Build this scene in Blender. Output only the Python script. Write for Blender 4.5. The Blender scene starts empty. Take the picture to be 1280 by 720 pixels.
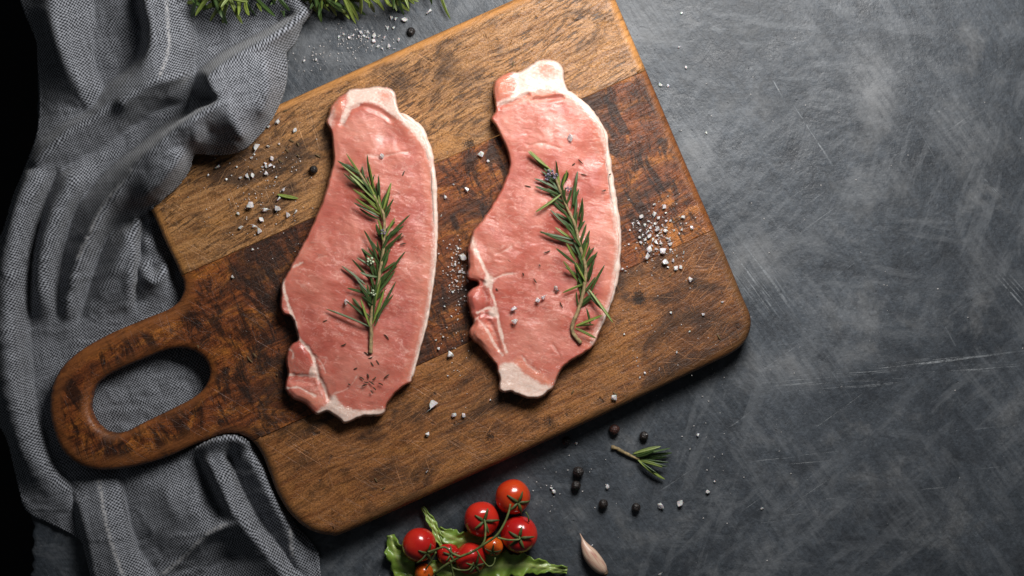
import bpy, math, random
import numpy as np
from mathutils import Vector, Matrix, Euler
from mathutils.geometry import tessellate_polygon

random.seed(7)
RNG = np.random.default_rng(7)
S = 0.0005            # metres per unit: the layout is written in half millimetres
H = 2200.0            # height of the lens above the tabletop, in units
BT = 40.0             # thickness of the cutting board, in units
scene = bpy.context.scene
COL = scene.collection

# ------------------------------------------------------------------ camera, world, light, exposure
cam_d = bpy.data.cameras.new('camera')
cam = bpy.data.objects.new('camera', cam_d)
COL.objects.link(cam)
cam.location = (0, 0, H * S)
cam_d.sensor_width = 36
cam_d.lens = 36 * H / 1280.0
cam_d.clip_start = 0.01
cam_d.clip_end = 20
cam_d.dof.use_dof = True
cam_d.dof.focus_distance = (H - 55) * S
cam_d.dof.aperture_fstop = 4.5
scene.camera = cam

world = bpy.data.worlds.new('World')
scene.world = world
world.use_nodes = True
bgn = world.node_tree.nodes['Background']
bgn.inputs[0].default_value = (0.85, 0.93, 1.0, 1)
bgn.inputs[1].default_value = 0.036

def area_light(name, loc, target, sx, sy, power, color):
    d = bpy.data.lights.new(name, 'AREA')
    d.shape = 'RECTANGLE'; d.size = sx; d.size_y = sy; d.energy = power; d.color = color
    o = bpy.data.objects.new(name, d); COL.objects.link(o)
    o.location = loc
    o.rotation_euler = (Vector(target) - Vector(loc)).to_track_quat('-Z', 'Y').to_euler()
    return o
area_light('window_light', (0.125, 0.325, 0.40), (0.02, 0.0, 0.0), 0.24, 0.19, 4.45, (1.0, 0.98, 0.955))

scene.view_settings.view_transform = 'Standard'
scene.view_settings.look = 'None'
scene.view_settings.exposure = 0.0
scene.view_settings.gamma = 1.0
scene.render.engine = 'CYCLES'
scene.cycles.max_bounces = 6
scene.cycles.use_denoising = True

# ------------------------------------------------------------------ small helpers
def W(px, py, z=0.0):
    k = (H - z) / H * S
    return Vector(((px - 640) * k, (360 - py) * k, z * S))

def Wa(px, py, z):
    px = np.asarray(px, float); py = np.asarray(py, float); z = np.asarray(z, float) + 0 * px
    k = (H - z) / H * S
    return np.stack([(px - 640) * k, (360 - py) * k, z * S], -1)

def new_mesh(name, verts, faces, mat=None, smooth=True):
    me = bpy.data.meshes.new(name)
    me.from_pydata([tuple(v) for v in verts], [], [tuple(f) for f in faces])
    if smooth is True:
        me.polygons.foreach_set('use_smooth', [True] * len(me.polygons))
    elif smooth is not False:
        me.polygons.foreach_set('use_smooth', list(smooth))
    if mat is not None:
        me.materials.append(mat)
    me.update()
    return me

def put(name, me, parent=None, loc=None):
    o = bpy.data.objects.new(name, me)
    COL.objects.link(o)
    if parent is not None:
        o.parent = parent
    if loc is not None:
        o.location = loc
    return o

def tag(o, label=None, cat=None, group=None, kind=None):
    if label: o['label'] = label
    if cat: o['category'] = cat
    if group: o['group'] = group
    if kind: o['kind'] = kind
    return o

def thing(name, label, cat, loc, group=None):
    o = bpy.data.objects.new(name, None)
    o.empty_display_size = 0.01
    COL.objects.link(o)
    o.location = loc
    return tag(o, label, cat, group)

def part(name, parent, verts, faces, mat, smooth=True):
    """verts in world space; stored relative to the parent thing (which is never rotated)"""
    base = Vector((0, 0, 0)); p = parent
    while p is not None:
        base = base + p.location; p = p.parent
    v = np.asarray(verts, float) - np.array(base)
    return put(name, new_mesh(name, v, faces, mat, smooth), parent)

def hash2(ix, iy, seed):
    n = (ix.astype(np.int64) * 374761393 + iy.astype(np.int64) * 668265263 + seed * 1442695041) & 0x7fffffff
    n = ((n ^ (n >> 13)) * 1274126177) & 0x7fffffff
    n = (n ^ (n >> 16)) & 0xffffff
    return n / float(0xffffff)

def vnoise(x, y, seed=0):
    x = np.asarray(x, float); y = np.asarray(y, float)
    ix = np.floor(x); iy = np.floor(y)
    fx = x - ix; fy = y - iy
    fx = fx * fx * (3 - 2 * fx); fy = fy * fy * (3 - 2 * fy)
    a = hash2(ix, iy, seed); b = hash2(ix + 1, iy, seed)
    c = hash2(ix, iy + 1, seed); d = hash2(ix + 1, iy + 1, seed)
    return (a * (1 - fx) + b * fx) * (1 - fy) + (c * (1 - fx) + d * fx) * fy

def fbm(x, y, seed=0, octv=4):
    t = 0; amp = 0.5; tot = 0
    for o in range(octv):
        t = t + amp * vnoise(x * 2 ** o + 17.3 * o, y * 2 ** o - 9.1 * o, seed + o)
        tot += amp; amp *= 0.5
    return t / tot

def sstep(a, b, x):
    t = np.clip((x - a) / (b - a), 0, 1)
    return t * t * (3 - 2 * t)

def catmull(pts, closed=True, step=2.0):
    pts = np.array(pts, float); n = len(pts); out = []
    m = n if closed else n - 1
    for i in range(m):
        if closed:
            p0, p1, p2, p3 = pts[i - 1], pts[i], pts[(i + 1) % n], pts[(i + 2) % n]
        else:
            p0, p1, p2, p3 = pts[max(i - 1, 0)], pts[i], pts[i + 1], pts[min(i + 2, n - 1)]
        L = np.linalg.norm((p2 - p1)[:2]); k = max(1, int(round(L / step)))
        for j in range(k):
            t = j / k
            out.append(0.5 * (2 * p1 + (p2 - p0) * t + (2 * p0 - 5 * p1 + 4 * p2 - p3) * t * t + (3 * p1 - p0 - 3 * p2 + p3) * t ** 3))
    if not closed:
        out.append(pts[-1])
    return np.array(out)

def seg_dist(X, Y, poly, closed=True):
    """distance and nearest point from every X,Y to a polyline"""
    P = np.asarray(poly, float)[:, :2]; n = len(P)
    best = np.full(X.shape, 1e18); bx = np.zeros(X.shape); by = np.zeros(X.shape)
    for i in range(n if closed else n - 1):
        a = P[i]; b = P[(i + 1) % n]; d = b - a; L2 = d @ d + 1e-12
        t = np.clip(((X - a[0]) * d[0] + (Y - a[1]) * d[1]) / L2, 0, 1)
        qx = a[0] + t * d[0]; qy = a[1] + t * d[1]
        dd = (X - qx) ** 2 + (Y - qy) ** 2
        m = dd < best
        best = np.where(m, dd, best); bx = np.where(m, qx, bx); by = np.where(m, qy, by)
    return np.sqrt(best), bx, by

def inside(X, Y, poly):
    P = np.asarray(poly, float)[:, :2]; n = len(P); r = np.zeros(X.shape, bool)
    for i in range(n):
        x1, y1 = P[i]; x2, y2 = P[(i + 1) % n]
        if y1 == y2: continue
        c = ((y1 > Y) != (y2 > Y)) & (X < (x2 - x1) * (Y - y1) / (y2 - y1) + x1)
        r ^= c
    return r

def grid_in(poly, cell):
    """a regular grid trimmed to the outline, its border snapped onto the outline"""
    P = np.asarray(poly, float)[:, :2]
    x0, y0 = P.min(0) - 2 * cell; x1, y1 = P.max(0) + 2 * cell
    xs = np.arange(x0, x1, cell); ys = np.arange(y0, y1, cell)
    X, Y = np.meshgrid(xs, ys)
    d, qx, qy = seg_dist(X, Y, P)
    sd = np.where(inside(X, Y, P), d, -d)
    keep = sd > -0.55 * cell
    snap = keep & (sd < 0.45 * cell)
    X = np.where(snap, qx, X); Y = np.where(snap, qy, Y); sd = np.where(snap, 0, sd)
    idx = -np.ones(X.shape, int); idx[keep] = np.arange(keep.sum())
    q = np.stack([idx[:-1, :-1], idx[1:, :-1], idx[1:, 1:], idx[:-1, 1:]], -1).reshape(-1, 4)
    q = q[(q >= 0).all(1)]
    return X[keep], Y[keep], sd[keep], q

def tube(path, radii, seg=8, flat=1.0):
    """swept tube through world points; returns verts, faces"""
    path = [Vector(p) for p in path]; n = len(path)
    verts = []; faces = []
    up = Vector((0, 0, 1))
    for i, p in enumerate(path):
        d = (path[min(i + 1, n - 1)] - path[max(i - 1, 0)]).normalized()
        s = d.cross(up)
        if s.length < 1e-4: s = Vector((1, 0, 0))
        s.normalize(); u = s.cross(d).normalized()
        r = radii[i] if hasattr(radii, '__len__') else radii
        for k in range(seg):
            a = 2 * math.pi * k / seg
            verts.append(p + s * (math.cos(a) * r) + u * (math.sin(a) * r * flat))
    for i in range(n - 1):
        for k in range(seg):
            faces.append((i * seg + k, i * seg + (k + 1) % seg, (i + 1) * seg + (k + 1) % seg, (i + 1) * seg + k))
    faces.append(tuple(range(seg - 1, -1, -1))); faces.append(tuple((n - 1) * seg + k for k in range(seg)))
    return verts, faces

def attr(me, name, vals):
    a = me.attributes.new(name, 'FLOAT', 'POINT')
    a.data.foreach_set('value', np.asarray(vals, np.float32))

# ------------------------------------------------------------------ node helpers
class NT:
    def __init__(self, name):
        self.m = bpy.data.materials.new(name)
        self.m.use_nodes = True
        self.t = self.m.node_tree
        self.b = self.t.nodes['Principled BSDF']
    def n(self, typ, ins=None, **props):
        nd = self.t.nodes.new(typ)
        for k, v in props.items(): setattr(nd, k, v)
        for k, v in (ins or {}).items(): self.set(nd.inputs[k], v)
        return nd
    def set(self, sock, v):
        if isinstance(v, bpy.types.NodeSocket): self.t.links.new(v, sock)
        else:
            if sock.type == 'RGBA' and len(v) == 3: v = (*v, 1)
            sock.default_value = v
    def P(self, **kw):
        for k, v in kw.items(): self.set(self.b.inputs[k.replace('_', ' ')], v)
    def coord(self, which='Object'): return self.n('ShaderNodeTexCoord').outputs[which]
    def attr(self, name): return self.n('ShaderNodeAttribute', attribute_name=name).outputs['Fac']
    def map(self, vec, scale=(1, 1, 1), rot=0.0, loc=(0, 0, 0)):
        if rot:
            vec = self.n('ShaderNodeMapping', {'Vector': vec, 'Rotation': (0, 0, rot)}).outputs[0]
        return self.n('ShaderNodeMapping', {'Vector': vec, 'Scale': scale, 'Location': loc}).outputs[0]
    def noise(self, vec, scale=1.0, detail=3.0, rough=0.5, dist=0.0):
        return self.n('ShaderNodeTexNoise', {'Vector': vec, 'Scale': scale, 'Detail': detail, 'Roughness': rough, 'Distortion': dist}).outputs['Fac']
    def vor(self, vec, scale=1.0, feature='F1', out='Distance'):
        return self.n('ShaderNodeTexVoronoi', {'Vector': vec, 'Scale': scale}, feature=feature).outputs[out]
    def step(self, x, a, b, lo=0.0, hi=1.0):
        return self.n('ShaderNodeMapRange', {'Value': x, 'From Min': a, 'From Max': b, 'To Min': lo, 'To Max': hi}, interpolation_type='SMOOTHSTEP').outputs[0]
    def math(self, op, a, b=0.0, c=None):
        nd = self.n('ShaderNodeMath', operation=op)
        self.set(nd.inputs[0], a); self.set(nd.inputs[1], b)
        if c is not None: self.set(nd.inputs[2], c)
        return nd.outputs[0]
    def mix(self, f, a, b, blend='MIX'):
        nd = self.n('ShaderNodeMix', data_type='RGBA', blend_type=blend)
        self.set(nd.inputs[0], f); self.set(nd.inputs[6], a); self.set(nd.inputs[7], b)
        return nd.outputs[2]
    def bump(self, h, strength=0.3, dist=0.001, normal=None):
        ins = {'Height': h, 'Strength': strength, 'Distance': dist}
        if normal is not None: ins['Normal'] = normal
        return self.n('ShaderNodeBump', ins).outputs[0]

def simple(name, color, rough=0.5, var=0.25, scale=300, bump=0.0, **kw):
    t = NT(name); v = t.coord()
    f = t.noise(v, scale, 3)
    c = t.mix(t.step(f, 0.3, 0.7), tuple(x * (1 - var) for x in color), tuple(min(1, x * (1 + var)) for x in color))
    t.P(Base_Color=c, Roughness=rough, **kw)
    if bump: t.P(Normal=t.bump(f, bump, 0.0006))
    return t.m

# ------------------------------------------------------------------ materials
GRAIN = math.radians(24.3)
HEART0 = 0.095

def wood_material(name, light, mid, dark, fleck=0.5, figure=0.0, stain=0.5, scratch=0.5, orange=None, seed=0.0, rimc=(0.34, 0.16, 0.05), heart=None):
    t = NT(name)
    v0 = t.n('ShaderNodeVectorMath', {0: t.coord(), 1: (seed, seed * 0.37, 0)}, operation='ADD').outputs[0]
    warp = t.n('ShaderNodeTexNoise', {'Vector': v0, 'Scale': 22.0, 'Detail': 2.0}).outputs['Color']
    wv = t.n('ShaderNodeVectorMath', {0: warp, 1: (0.010, 0.010, 0.0)}, operation='MULTIPLY').outputs[0]
    v = t.n('ShaderNodeVectorMath', {0: v0, 1: wv}, operation='ADD').outputs[0]
    r = -GRAIN
    g1 = t.noise(t.map(v, (24, 400, 100), r), 1, 5, 0.65)
    g2 = t.noise(t.map(v, (95, 640, 300), r - 0.16), 1, 3, 0.65)
    big = t.noise(t.map(v, (16, 34, 20), r), 1, 5, 0.65, 0.5)
    mid_ = t.noise(t.map(v, (60, 120, 20), r, (2, 2, 0)), 1, 4, 0.65, 0.6)
    c = t.mix(t.step(g1, 0.34, 0.64), mid, light)
    if orange is not None:
        o = t.noise(t.map(v, (34, 66, 20), r, (3, 1, 0)), 1, 5, 0.7, 1.0)
        c = t.mix(t.math('MULTIPLY', t.step(o, 0.48, 0.66), 0.9), c, orange)
    if figure:
        f = t.noise(t.map(v, (130, 40, 20), r, (1, 5, 0)), 1, 5, 0.7, 0.8)
        c = t.mix(t.math('MULTIPLY', t.step(f, 0.46, 0.60), figure), c, dark)
    c = t.mix(t.math('MULTIPLY', t.step(big, 0.48, 0.66), stain), c, dark)
    c = t.mix(t.math('MULTIPLY', t.step(mid_, 0.52, 0.68), stain * 0.6), c, dark)
    if heart is not None:
        # the darker heart of the tree shows at one end of this plank
        xx = t.n('ShaderNodeSeparateXYZ', {0: t.map(v0, (1, 1, 1), r, (-seed * 1.064, 0, 0))}).outputs[0]
        hm = t.step(t.math('ADD', xx, t.math('MULTIPLY', t.math('SUBTRACT', big, 0.5), 0.22)), HEART0, HEART0 + 0.05)
        hc = t.mix(t.step(mid_, 0.46, 0.62), heart, (0.22, 0.082, 0.022))
        hc = t.mix(t.math('MULTIPLY', t.step(big, 0.46, 0.62), 0.8), hc, dark)
        c = t.mix(t.math('MULTIPLY', hm, 0.88), c, hc)
    fl = t.step(g2, 0.49, 0.60)
    flm = t.math('MULTIPLY', fl, t.step(t.noise(v, 42, 3, 0.6), 0.34, 0.58))
    c = t.mix(t.math('MULTIPLY', flm, fleck), c, tuple(x * 0.8 for x in dark))
    # knife marks and worn fibres in several directions
    sc = None
    for k, (ang, sx, sy) in enumerate(((1.25, 32, 1150), (0.55, 24, 1300), (-0.75, 28, 1200), (2.1, 26, 1100), (0.05, 30, 1200))):
        s = t.step(t.noise(t.map(v0, (sx, sy, 1), ang, (k * 3.1, k * 7.7, 0)), 1, 2, 0.5), 0.62, 0.70)
        s = t.math('MULTIPLY', s, t.step(t.noise(t.map(v0, (1, 1, 1), 0, (k * 0.7, k, 0)), 36, 3), 0.42, 0.60))
        sc = s if sc is None else t.math('MAXIMUM', sc, s)
    c = t.mix(t.math('MULTIPLY', sc, scratch), c, tuple(min(1, x * 1.35 + 0.03) for x in light))
    fine = t.noise(v0, 950, 3, 0.7)
    c = t.mix(0.75, c, t.mix(t.step(fine, 0.3, 0.7), (0.45, 0.45, 0.45), (1.5, 1.5, 1.5)), 'MULTIPLY')
    # dark dents and pits
    pit = t.math('MULTIPLY', t.step(t.noise(v0, 150, 4, 0.65, 0.5), 0.64, 0.73), 0.85)
    c = t.mix(pit, c, tuple(x * 0.35 for x in dark))
    for kx, ky, kr in ((588, 179, 8.5), (868, 352, 9), (800, 372, 10), (842, 470, 7), (612, 545, 9), (688, 528, 10), (246, 404, 10), (300, 470, 12)):
        p = W(kx, ky, BT) - W(520, 340, 0)
        q = t.n('ShaderNodeVectorMath', {0: t.n('ShaderNodeVectorMath', {0: t.coord(), 1: (p.x, p.y, 0)}, operation='SUBTRACT').outputs[0], 1: (1, 1, 0)}, operation='MULTIPLY').outputs[0]
        L = t.n('ShaderNodeVectorMath', {0: q}, operation='LENGTH').outputs['Value']
        L = t.math('ADD', L, t.math('MULTIPLY', t.math('SUBTRACT', fine, 0.5), 0.010))
        L = t.math('ADD', L, t.math('MULTIPLY', t.math('SUBTRACT', mid_, 0.5), 0.012))
        c = t.mix(t.math('MULTIPLY', t.step(L, kr * S, kr * S * 0.2), 0.85), c, tuple(x * 0.5 for x in dark))
    # bare worn rim
    c = t.mix(t.math('MULTIPLY', t.attr('rim'), t.step(t.math('ADD', t.math('MULTIPLY', g1, 0.6), t.math('MULTIPLY', mid_, 0.4)), 0.36, 0.6, 0.25, 0.95)), c, rimc)
    t.P(Base_Color=c, Roughness=t.step(big, 0.3, 0.7, 0.36, 0.55), Specular_IOR_Level=0.42)
    h = t.math('ADD', t.math('MULTIPLY', g1, 0.5), t.math('MULTIPLY', fl, -0.35))
    h = t.math('ADD', h, t.math('MULTIPLY', sc, -0.35))
    h = t.math('ADD', h, t.math('MULTIPLY', pit, -0.8))
    h = t.math('ADD', h, t.math('MULTIPLY', fine, 0.3))
    h = t.math('ADD', h, t.math('MULTIPLY', mid_, 0.8))
    t.P(Normal=t.bump(h, 0.6, 0.0008))
    return t.m

M = {}
M['wood_top'] = wood_material('mango wood', (0.38, 0.190, 0.072), (0.21, 0.090, 0.030), (0.040, 0.019, 0.009), fleck=0.8, stain=0.92, scratch=0.5, orange=(0.36, 0.165, 0.050), seed=0.13, rimc=(0.55, 0.25, 0.075))
M['wood_mid'] = wood_material('acacia heartwood', (0.225, 0.064, 0.016), (0.100, 0.025, 0.007), (0.014, 0.006, 0.0035), fleck=0.45, figure=0.85, stain=0.85, scratch=0.2, orange=(0.40, 0.140, 0.026), seed=0.57, rimc=(0.24, 0.085, 0.025))
M['wood_low'] = wood_material('worn mango wood', (0.32, 0.134, 0.044), (0.170, 0.060, 0.018), (0.024, 0.011, 0.005), fleck=0.32, stain=0.85, scratch=0.55, orange=(0.30, 0.125, 0.036), seed=0.91, rimc=(0.16, 0.075, 0.028), heart=(0.10, 0.034, 0.011))

def table_material():
    t = NT('dark plaster')
    v = t.coord()
    def local(px, py, ang):
        p = W(px, py, 0)
        return t.map(t.map(v, (1, 1, 1), 0, (-p.x, -p.y, 0)), (1, 1, 1), -ang)
    def ell(vec, lx, ly):
        q = t.map(vec, (1 / lx, 1 / ly, 0))
        L = t.n('ShaderNodeVectorMath', {0: q}, operation='LENGTH').outputs['Value']
        return t.step(L, 1.0, 0.15)
    big = t.noise(v, 8, 6, 0.65, 0.2)
    med = t.noise(t.map(v, (1, 1, 1), 0, (4, 2, 0)), 30, 6, 0.68, 0.25)
    fine = t.noise(v, 480, 5, 0.75)
    fine2 = t.noise(v, 150, 5, 0.7)
    brush = t.noise(t.map(v, (40, 330, 1), 0.95), 1, 5, 0.7)
    c = t.mix(t.step(big, 0.30, 0.70), (0.024, 0.030, 0.038), (0.061, 0.071, 0.084))
    c = t.mix(t.math('MULTIPLY', t.step(med, 0.52, 0.70), 0.5), c, (0.145, 0.148, 0.152))
    c = t.mix(t.math('MULTIPLY', t.step(med, 0.48, 0.30), 0.55), c, (0.028, 0.030, 0.034))
    c = t.mix(0.9, c, t.mix(t.step(fine, 0.25, 0.75), (0.62, 0.62, 0.62), (1.38, 1.38, 1.38)), 'MULTIPLY')
    c = t.mix(0.35, c, t.mix(t.step(fine2, 0.3, 0.7), (0.5, 0.5, 0.5), (1.5, 1.5, 1.5)), 'MULTIPLY')
    c = t.mix(0.4, c, t.mix(t.step(brush, 0.25, 0.75), (0.55, 0.55, 0.55), (1.45, 1.45, 1.45)), 'MULTIPLY')
    # trowel marks in several directions
    for k, ang in enumerate((0.95, -0.7, 0.1, 1.9)):
        tr = t.noise(t.map(v, (16, 85, 1), ang, (k * 3.3, k * 1.7, 0)), 1, 5, 0.7, 0.3)
        tm = t.step(t.noise(t.map(v, (1, 1, 1), 0, (k * 2.2, k, 0)), 9, 3), 0.46, 0.58)
        c = t.mix(t.math('MULTIPLY', t.math('MULTIPLY', t.step(tr, 0.50, 0.62), tm), 0.32), c, (0.145, 0.155, 0.168))
        c = t.mix(t.math('MULTIPLY', t.math('MULTIPLY', t.step(tr, 0.46, 0.36), tm), 0.40), c, (0.026, 0.030, 0.036))
    # pale rubbed spots of the plaster
    for px, py, lx, ly, a, k in ((1092, 105, 50, 85, 0.3, 0.62), (875, 190, 45, 60, 0.5, 0.55), (940, 335, 45, 120, -1.1, 0.40),
                                 (1000, 460, 120, 45, 0.2, 0.36), (1205, 170, 60, 90, 0.6, 0.40), (1130, 640, 50, 60, 0, 0.3), (950, 700, 40, 30, 0, 0.3),
                                 (1230, 330, 40, 60, 0.6, 0.3), (800, 30, 60, 50, 0, 0.35), (720, 640, 30, 20, 0, 0.3), (1100, 230, 80, 40, 0.5, 0.3)):
        m = t.math('MULTIPLY', ell(local(px, py, a), lx * S, ly * S), t.step(t.math('ADD', t.math('MULTIPLY', med, 0.6), t.math('MULTIPLY', brush, 0.4)), 0.36, 0.62))
        c = t.mix(t.math('MULTIPLY', m, k), c, (0.20, 0.205, 0.212))
    # scratches: bands of fine lines
    sc = None
    for i, (px, py, lx, ly, a, thr) in enumerate(((965, 95, 130, 16, -1.06, 0.64), (945, 345, 90, 34, -0.93, 0.60), (1110, 470, 210, 15, 0.075, 0.64), (1120, 458, 200, 7, 0.12, 0.58),
                                        (905, 535, 70, 30, 0.62, 0.68), (1045, 520, 90, 30, 0.62, 0.71), (1268, 365, 40, 18, -0.85, 0.60), (1040, 280, 50, 14, -1.05, 0.66), (1210, 480, 100, 22, 0.1, 0.66),
                                        (1180, 40, 40, 10, -0.8, 0.68), (870, 620, 90, 60, 0.7, 0.72), (1010, 160, 70, 10, -1.0, 0.62), (1255, 250, 60, 16, -0.8, 0.64), (800, 120, 80, 24, -1.05, 0.68))):
        q = local(px, py, a)
        nz = t.noise(t.map(q, (14, 560, 0), 0, (i * 5.3, i * 2.1, 0)), 1, 4, 0.6, 0.1)
        m = t.math('MULTIPLY', t.step(nz, thr - 0.07, thr + 0.02), ell(q, lx * S, ly * S))
        sc = m if sc is None else t.math('MAXIMUM', sc, m)
    g = None
    for k, ang in enumerate((1.06, 0.93, -0.6, -0.1)):
        s = t.step(t.noise(t.map(v, (14, 760, 1), ang, (k * 4.1, k * 2.3, 0)), 1, 3, 0.5), 0.66, 0.74)
        s = t.math('MULTIPLY', s, t.step(t.noise(t.map(v, (1, 1, 1), 0, (k, k, 0)), 13, 2), 0.50, 0.66))
        g = s if g is None else t.math('MAXIMUM', g, s)
    sc = t.math('MAXIMUM', sc, t.math('MULTIPLY', g, 0.6))
    sc = t.math('MULTIPLY', sc, t.step(t.math('ADD', t.math('MULTIPLY', fine2, 0.6), t.math('MULTIPLY', fine, 0.4)), 0.38, 0.58))
    c = t.mix(t.math('MULTIPLY', sc, 0.75), c, (0.30, 0.32, 0.34))
    # chips, pinholes and dust specks
    spk = t.step(t.noise(t.map(v, (1, 1, 1), 0, (9, 4, 0)), 620, 2, 0.5), 0.72, 0.79)
    spk = t.math('MULTIPLY', spk, t.step(t.noise(v, 30, 3), 0.45, 0.62))
    c = t.mix(t.math('MULTIPLY', spk, 0.7), c, (0.36, 0.36, 0.36))
    hole = t.step(t.noise(t.map(v, (1, 1, 1), 0, (2, 8, 0)), 300, 3, 0.6), 0.69, 0.77)
    c = t.mix(t.math('MULTIPLY', hole, 0.7), c, (0.014, 0.015, 0.017))
    t.P(Base_Color=c, Roughness=t.step(med, 0.3, 0.7, 0.40, 0.58), Specular_IOR_Level=0.5)
    h = t.math('ADD', t.math('MULTIPLY', med, 1.6), t.math('MULTIPLY', fine, 0.28))
    h = t.math('ADD', h, t.math('MULTIPLY', brush, 0.5))
    h = t.math('ADD', h, t.math('MULTIPLY', sc, -0.5))
    h = t.math('ADD', h, t.math('MULTIPLY', hole, -0.8))
    h = t.math('ADD', h, t.math('MULTIPLY', fine2, 0.7))
    t.P(Normal=t.bump(h, 0.5, 0.0012))
    return t.m
M['table'] = table_material()

def cloth_material():
    t = NT('woven linen')
    uv = t.n('ShaderNodeUVMap', uv_map='weave').outputs[0]
    wob = t.n('ShaderNodeTexNoise', {'Vector': uv, 'Scale': 0.035, 'Detail': 3.0}).outputs['Color']
    uvw = t.n('ShaderNodeVectorMath', {0: uv, 1: t.n('ShaderNodeVectorMath', {0: wob, 1: (9, 9, 0)}, operation='MULTIPLY').outputs[0]}, operation='ADD').outputs[0]
    sp = t.n('ShaderNodeSeparateXYZ', {0: uvw})
    per = 2 * math.pi / 4.0
    su = t.math('SINE', t.math('MULTIPLY', sp.outputs[0], per))
    sv = t.math('SINE', t.math('MULTIPLY', sp.outputs[1], per))
    chk = t.math('MULTIPLY', su, sv)
    slub = t.noise(t.map(uv, (0.03, 0.45, 1)), 1, 3, 0.6)
    slub2 = t.noise(t.map(uv, (0.45, 0.03, 1)), 1, 3, 0.6)
    spot = t.noise(uv, 0.30, 2, 0.5)
    f = t.math('ADD', t.math('MULTIPLY', chk, 0.50), t.math('ADD', t.math('MULTIPLY', slub, 0.56), t.math('MULTIPLY', t.math('SUBTRACT', slub2, 0.30), 0.60)))
    c = t.mix(t.step(f, 0.0, 1.0), (0.009, 0.0098, 0.012), (0.36, 0.375, 0.415))
    c = t.mix(t.math('MULTIPLY', t.step(spot, 0.68, 0.80), 0.55), c, (0.50, 0.50, 0.51))
    seam = t.attr('seam')
    c = t.mix(t.math('MULTIPLY', seam, t.step(spot, 0.30, 0.65)), c, (0.50, 0.49, 0.49))
    t.P(Base_Color=c, Roughness=0.9, Specular_IOR_Level=0.15, Sheen_Weight=0.15, Sheen_Roughness=0.5)
    t.P(Normal=t.bump(t.math('ADD', chk, t.math('MULTIPLY', spot, 1.0)), 0.16, 0.0004))
    return t.m
M['cloth'] = cloth_material()

def meat_material():
    t = NT('raw pork')
    v = t.coord()
    fat = t.attr('fat'); deep = t.attr('deep'); org = t.attr('orange'); streak = t.attr('streak')
    n1 = t.noise(v, 55, 3, 0.55); n2 = t.noise(v, 700, 3, 0.6)
    fib = t.noise(t.map(v, (150, 900, 200), 0.35), 1, 3, 0.6, 0.5)
    c = t.mix(t.step(n1, 0.3, 0.7), (0.49, 0.130, 0.092), (0.61, 0.215, 0.155))
    blush = t.noise(t.map(v, (1, 1, 1), 0, (3, 7, 1)), 26, 3, 0.6)
    c = t.mix(t.math('MULTIPLY', t.step(blush, 0.46, 0.64), 0.6), c, (0.42, 0.088, 0.068))
    c = t.mix(t.math('MULTIPLY', t.step(blush, 0.46, 0.32), 0.30), c, (0.66, 0.315, 0.235))
    c = t.mix(t.math('MULTIPLY', deep, 0.8), c, (0.42, 0.095, 0.075))
    c = t.mix(t.math('MULTIPLY', org, 0.75), c, (0.70, 0.27, 0.175))
    c = t.mix(t.math('MULTIPLY', t.math('MULTIPLY', t.step(fib, 0.54, 0.74), t.step(t.noise(v, 42, 3), 0.45, 0.65)), 0.16), c, (0.70, 0.36, 0.31))
    c = t.mix(t.math('MULTIPLY', streak, 0.55), c, (0.74, 0.43, 0.36))
    fatc = t.mix(t.step(n2, 0.3, 0.7), (0.71, 0.49, 0.405), (0.80, 0.62, 0.54))
    ff = t.step(t.math('ADD', fat, t.math('MULTIPLY', t.math('SUBTRACT', n2, 0.5), 0.5)), 0.12, 0.95)
    c = t.mix(ff, c, fatc)
    rad = t.mix(ff, (1.0, 0.28, 0.2), (1.0, 0.7, 0.55))
    t.P(Base_Color=c, Roughness=t.step(n1, 0.3, 0.7, 0.27, 0.45), Subsurface_Weight=t.math('SUBTRACT', 0.62, t.math('MULTIPLY', ff, 0.42)), Subsurface_Scale=0.0026, Subsurface_Radius=rad,
        Specular_IOR_Level=0.38, Coat_Weight=0.5, Coat_Roughness=0.08)
    wet = t.noise(t.map(v, (210, 640, 200), 0.30), 1, 4, 0.6, 0.8)
    h = t.math('ADD', t.math('MULTIPLY', fib, 0.4), t.math('MULTIPLY', n2, 0.12))
    h = t.math('ADD', h, t.math('MULTIPLY', wet, 1.2))
    nb = t.bump(h, 0.11, 0.0010)
    t.P(Normal=nb, Coat_Normal=t.bump(h, 0.42, 0.0013))
    return t.m
M['meat'] = meat_material()

def fat_material():
    t = NT('pork fat')
    v = t.coord()
    n2 = t.noise(v, 500, 3, 0.6); n1 = t.noise(v, 110, 3)
    c = t.mix(t.step(n2, 0.3, 0.7), (0.72, 0.52, 0.43), (0.80, 0.64, 0.56))
    c = t.mix(t.math('MULTIPLY', t.step(n1, 0.5, 0.75), 0.35), c, (0.76, 0.42, 0.35))
    t.P(Base_Color=c, Roughness=0.42, Subsurface_Weight=0.4, Subsurface_Scale=0.002, Subsurface_Radius=(1.0, 0.7, 0.55), Coat_Weight=0.1, Coat_Roughness=0.2)
    t.P(Normal=t.bump(t.math('ADD', n2, n1), 0.4, 0.0007))
    return t.m
M['fat'] = fat_material()

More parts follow.
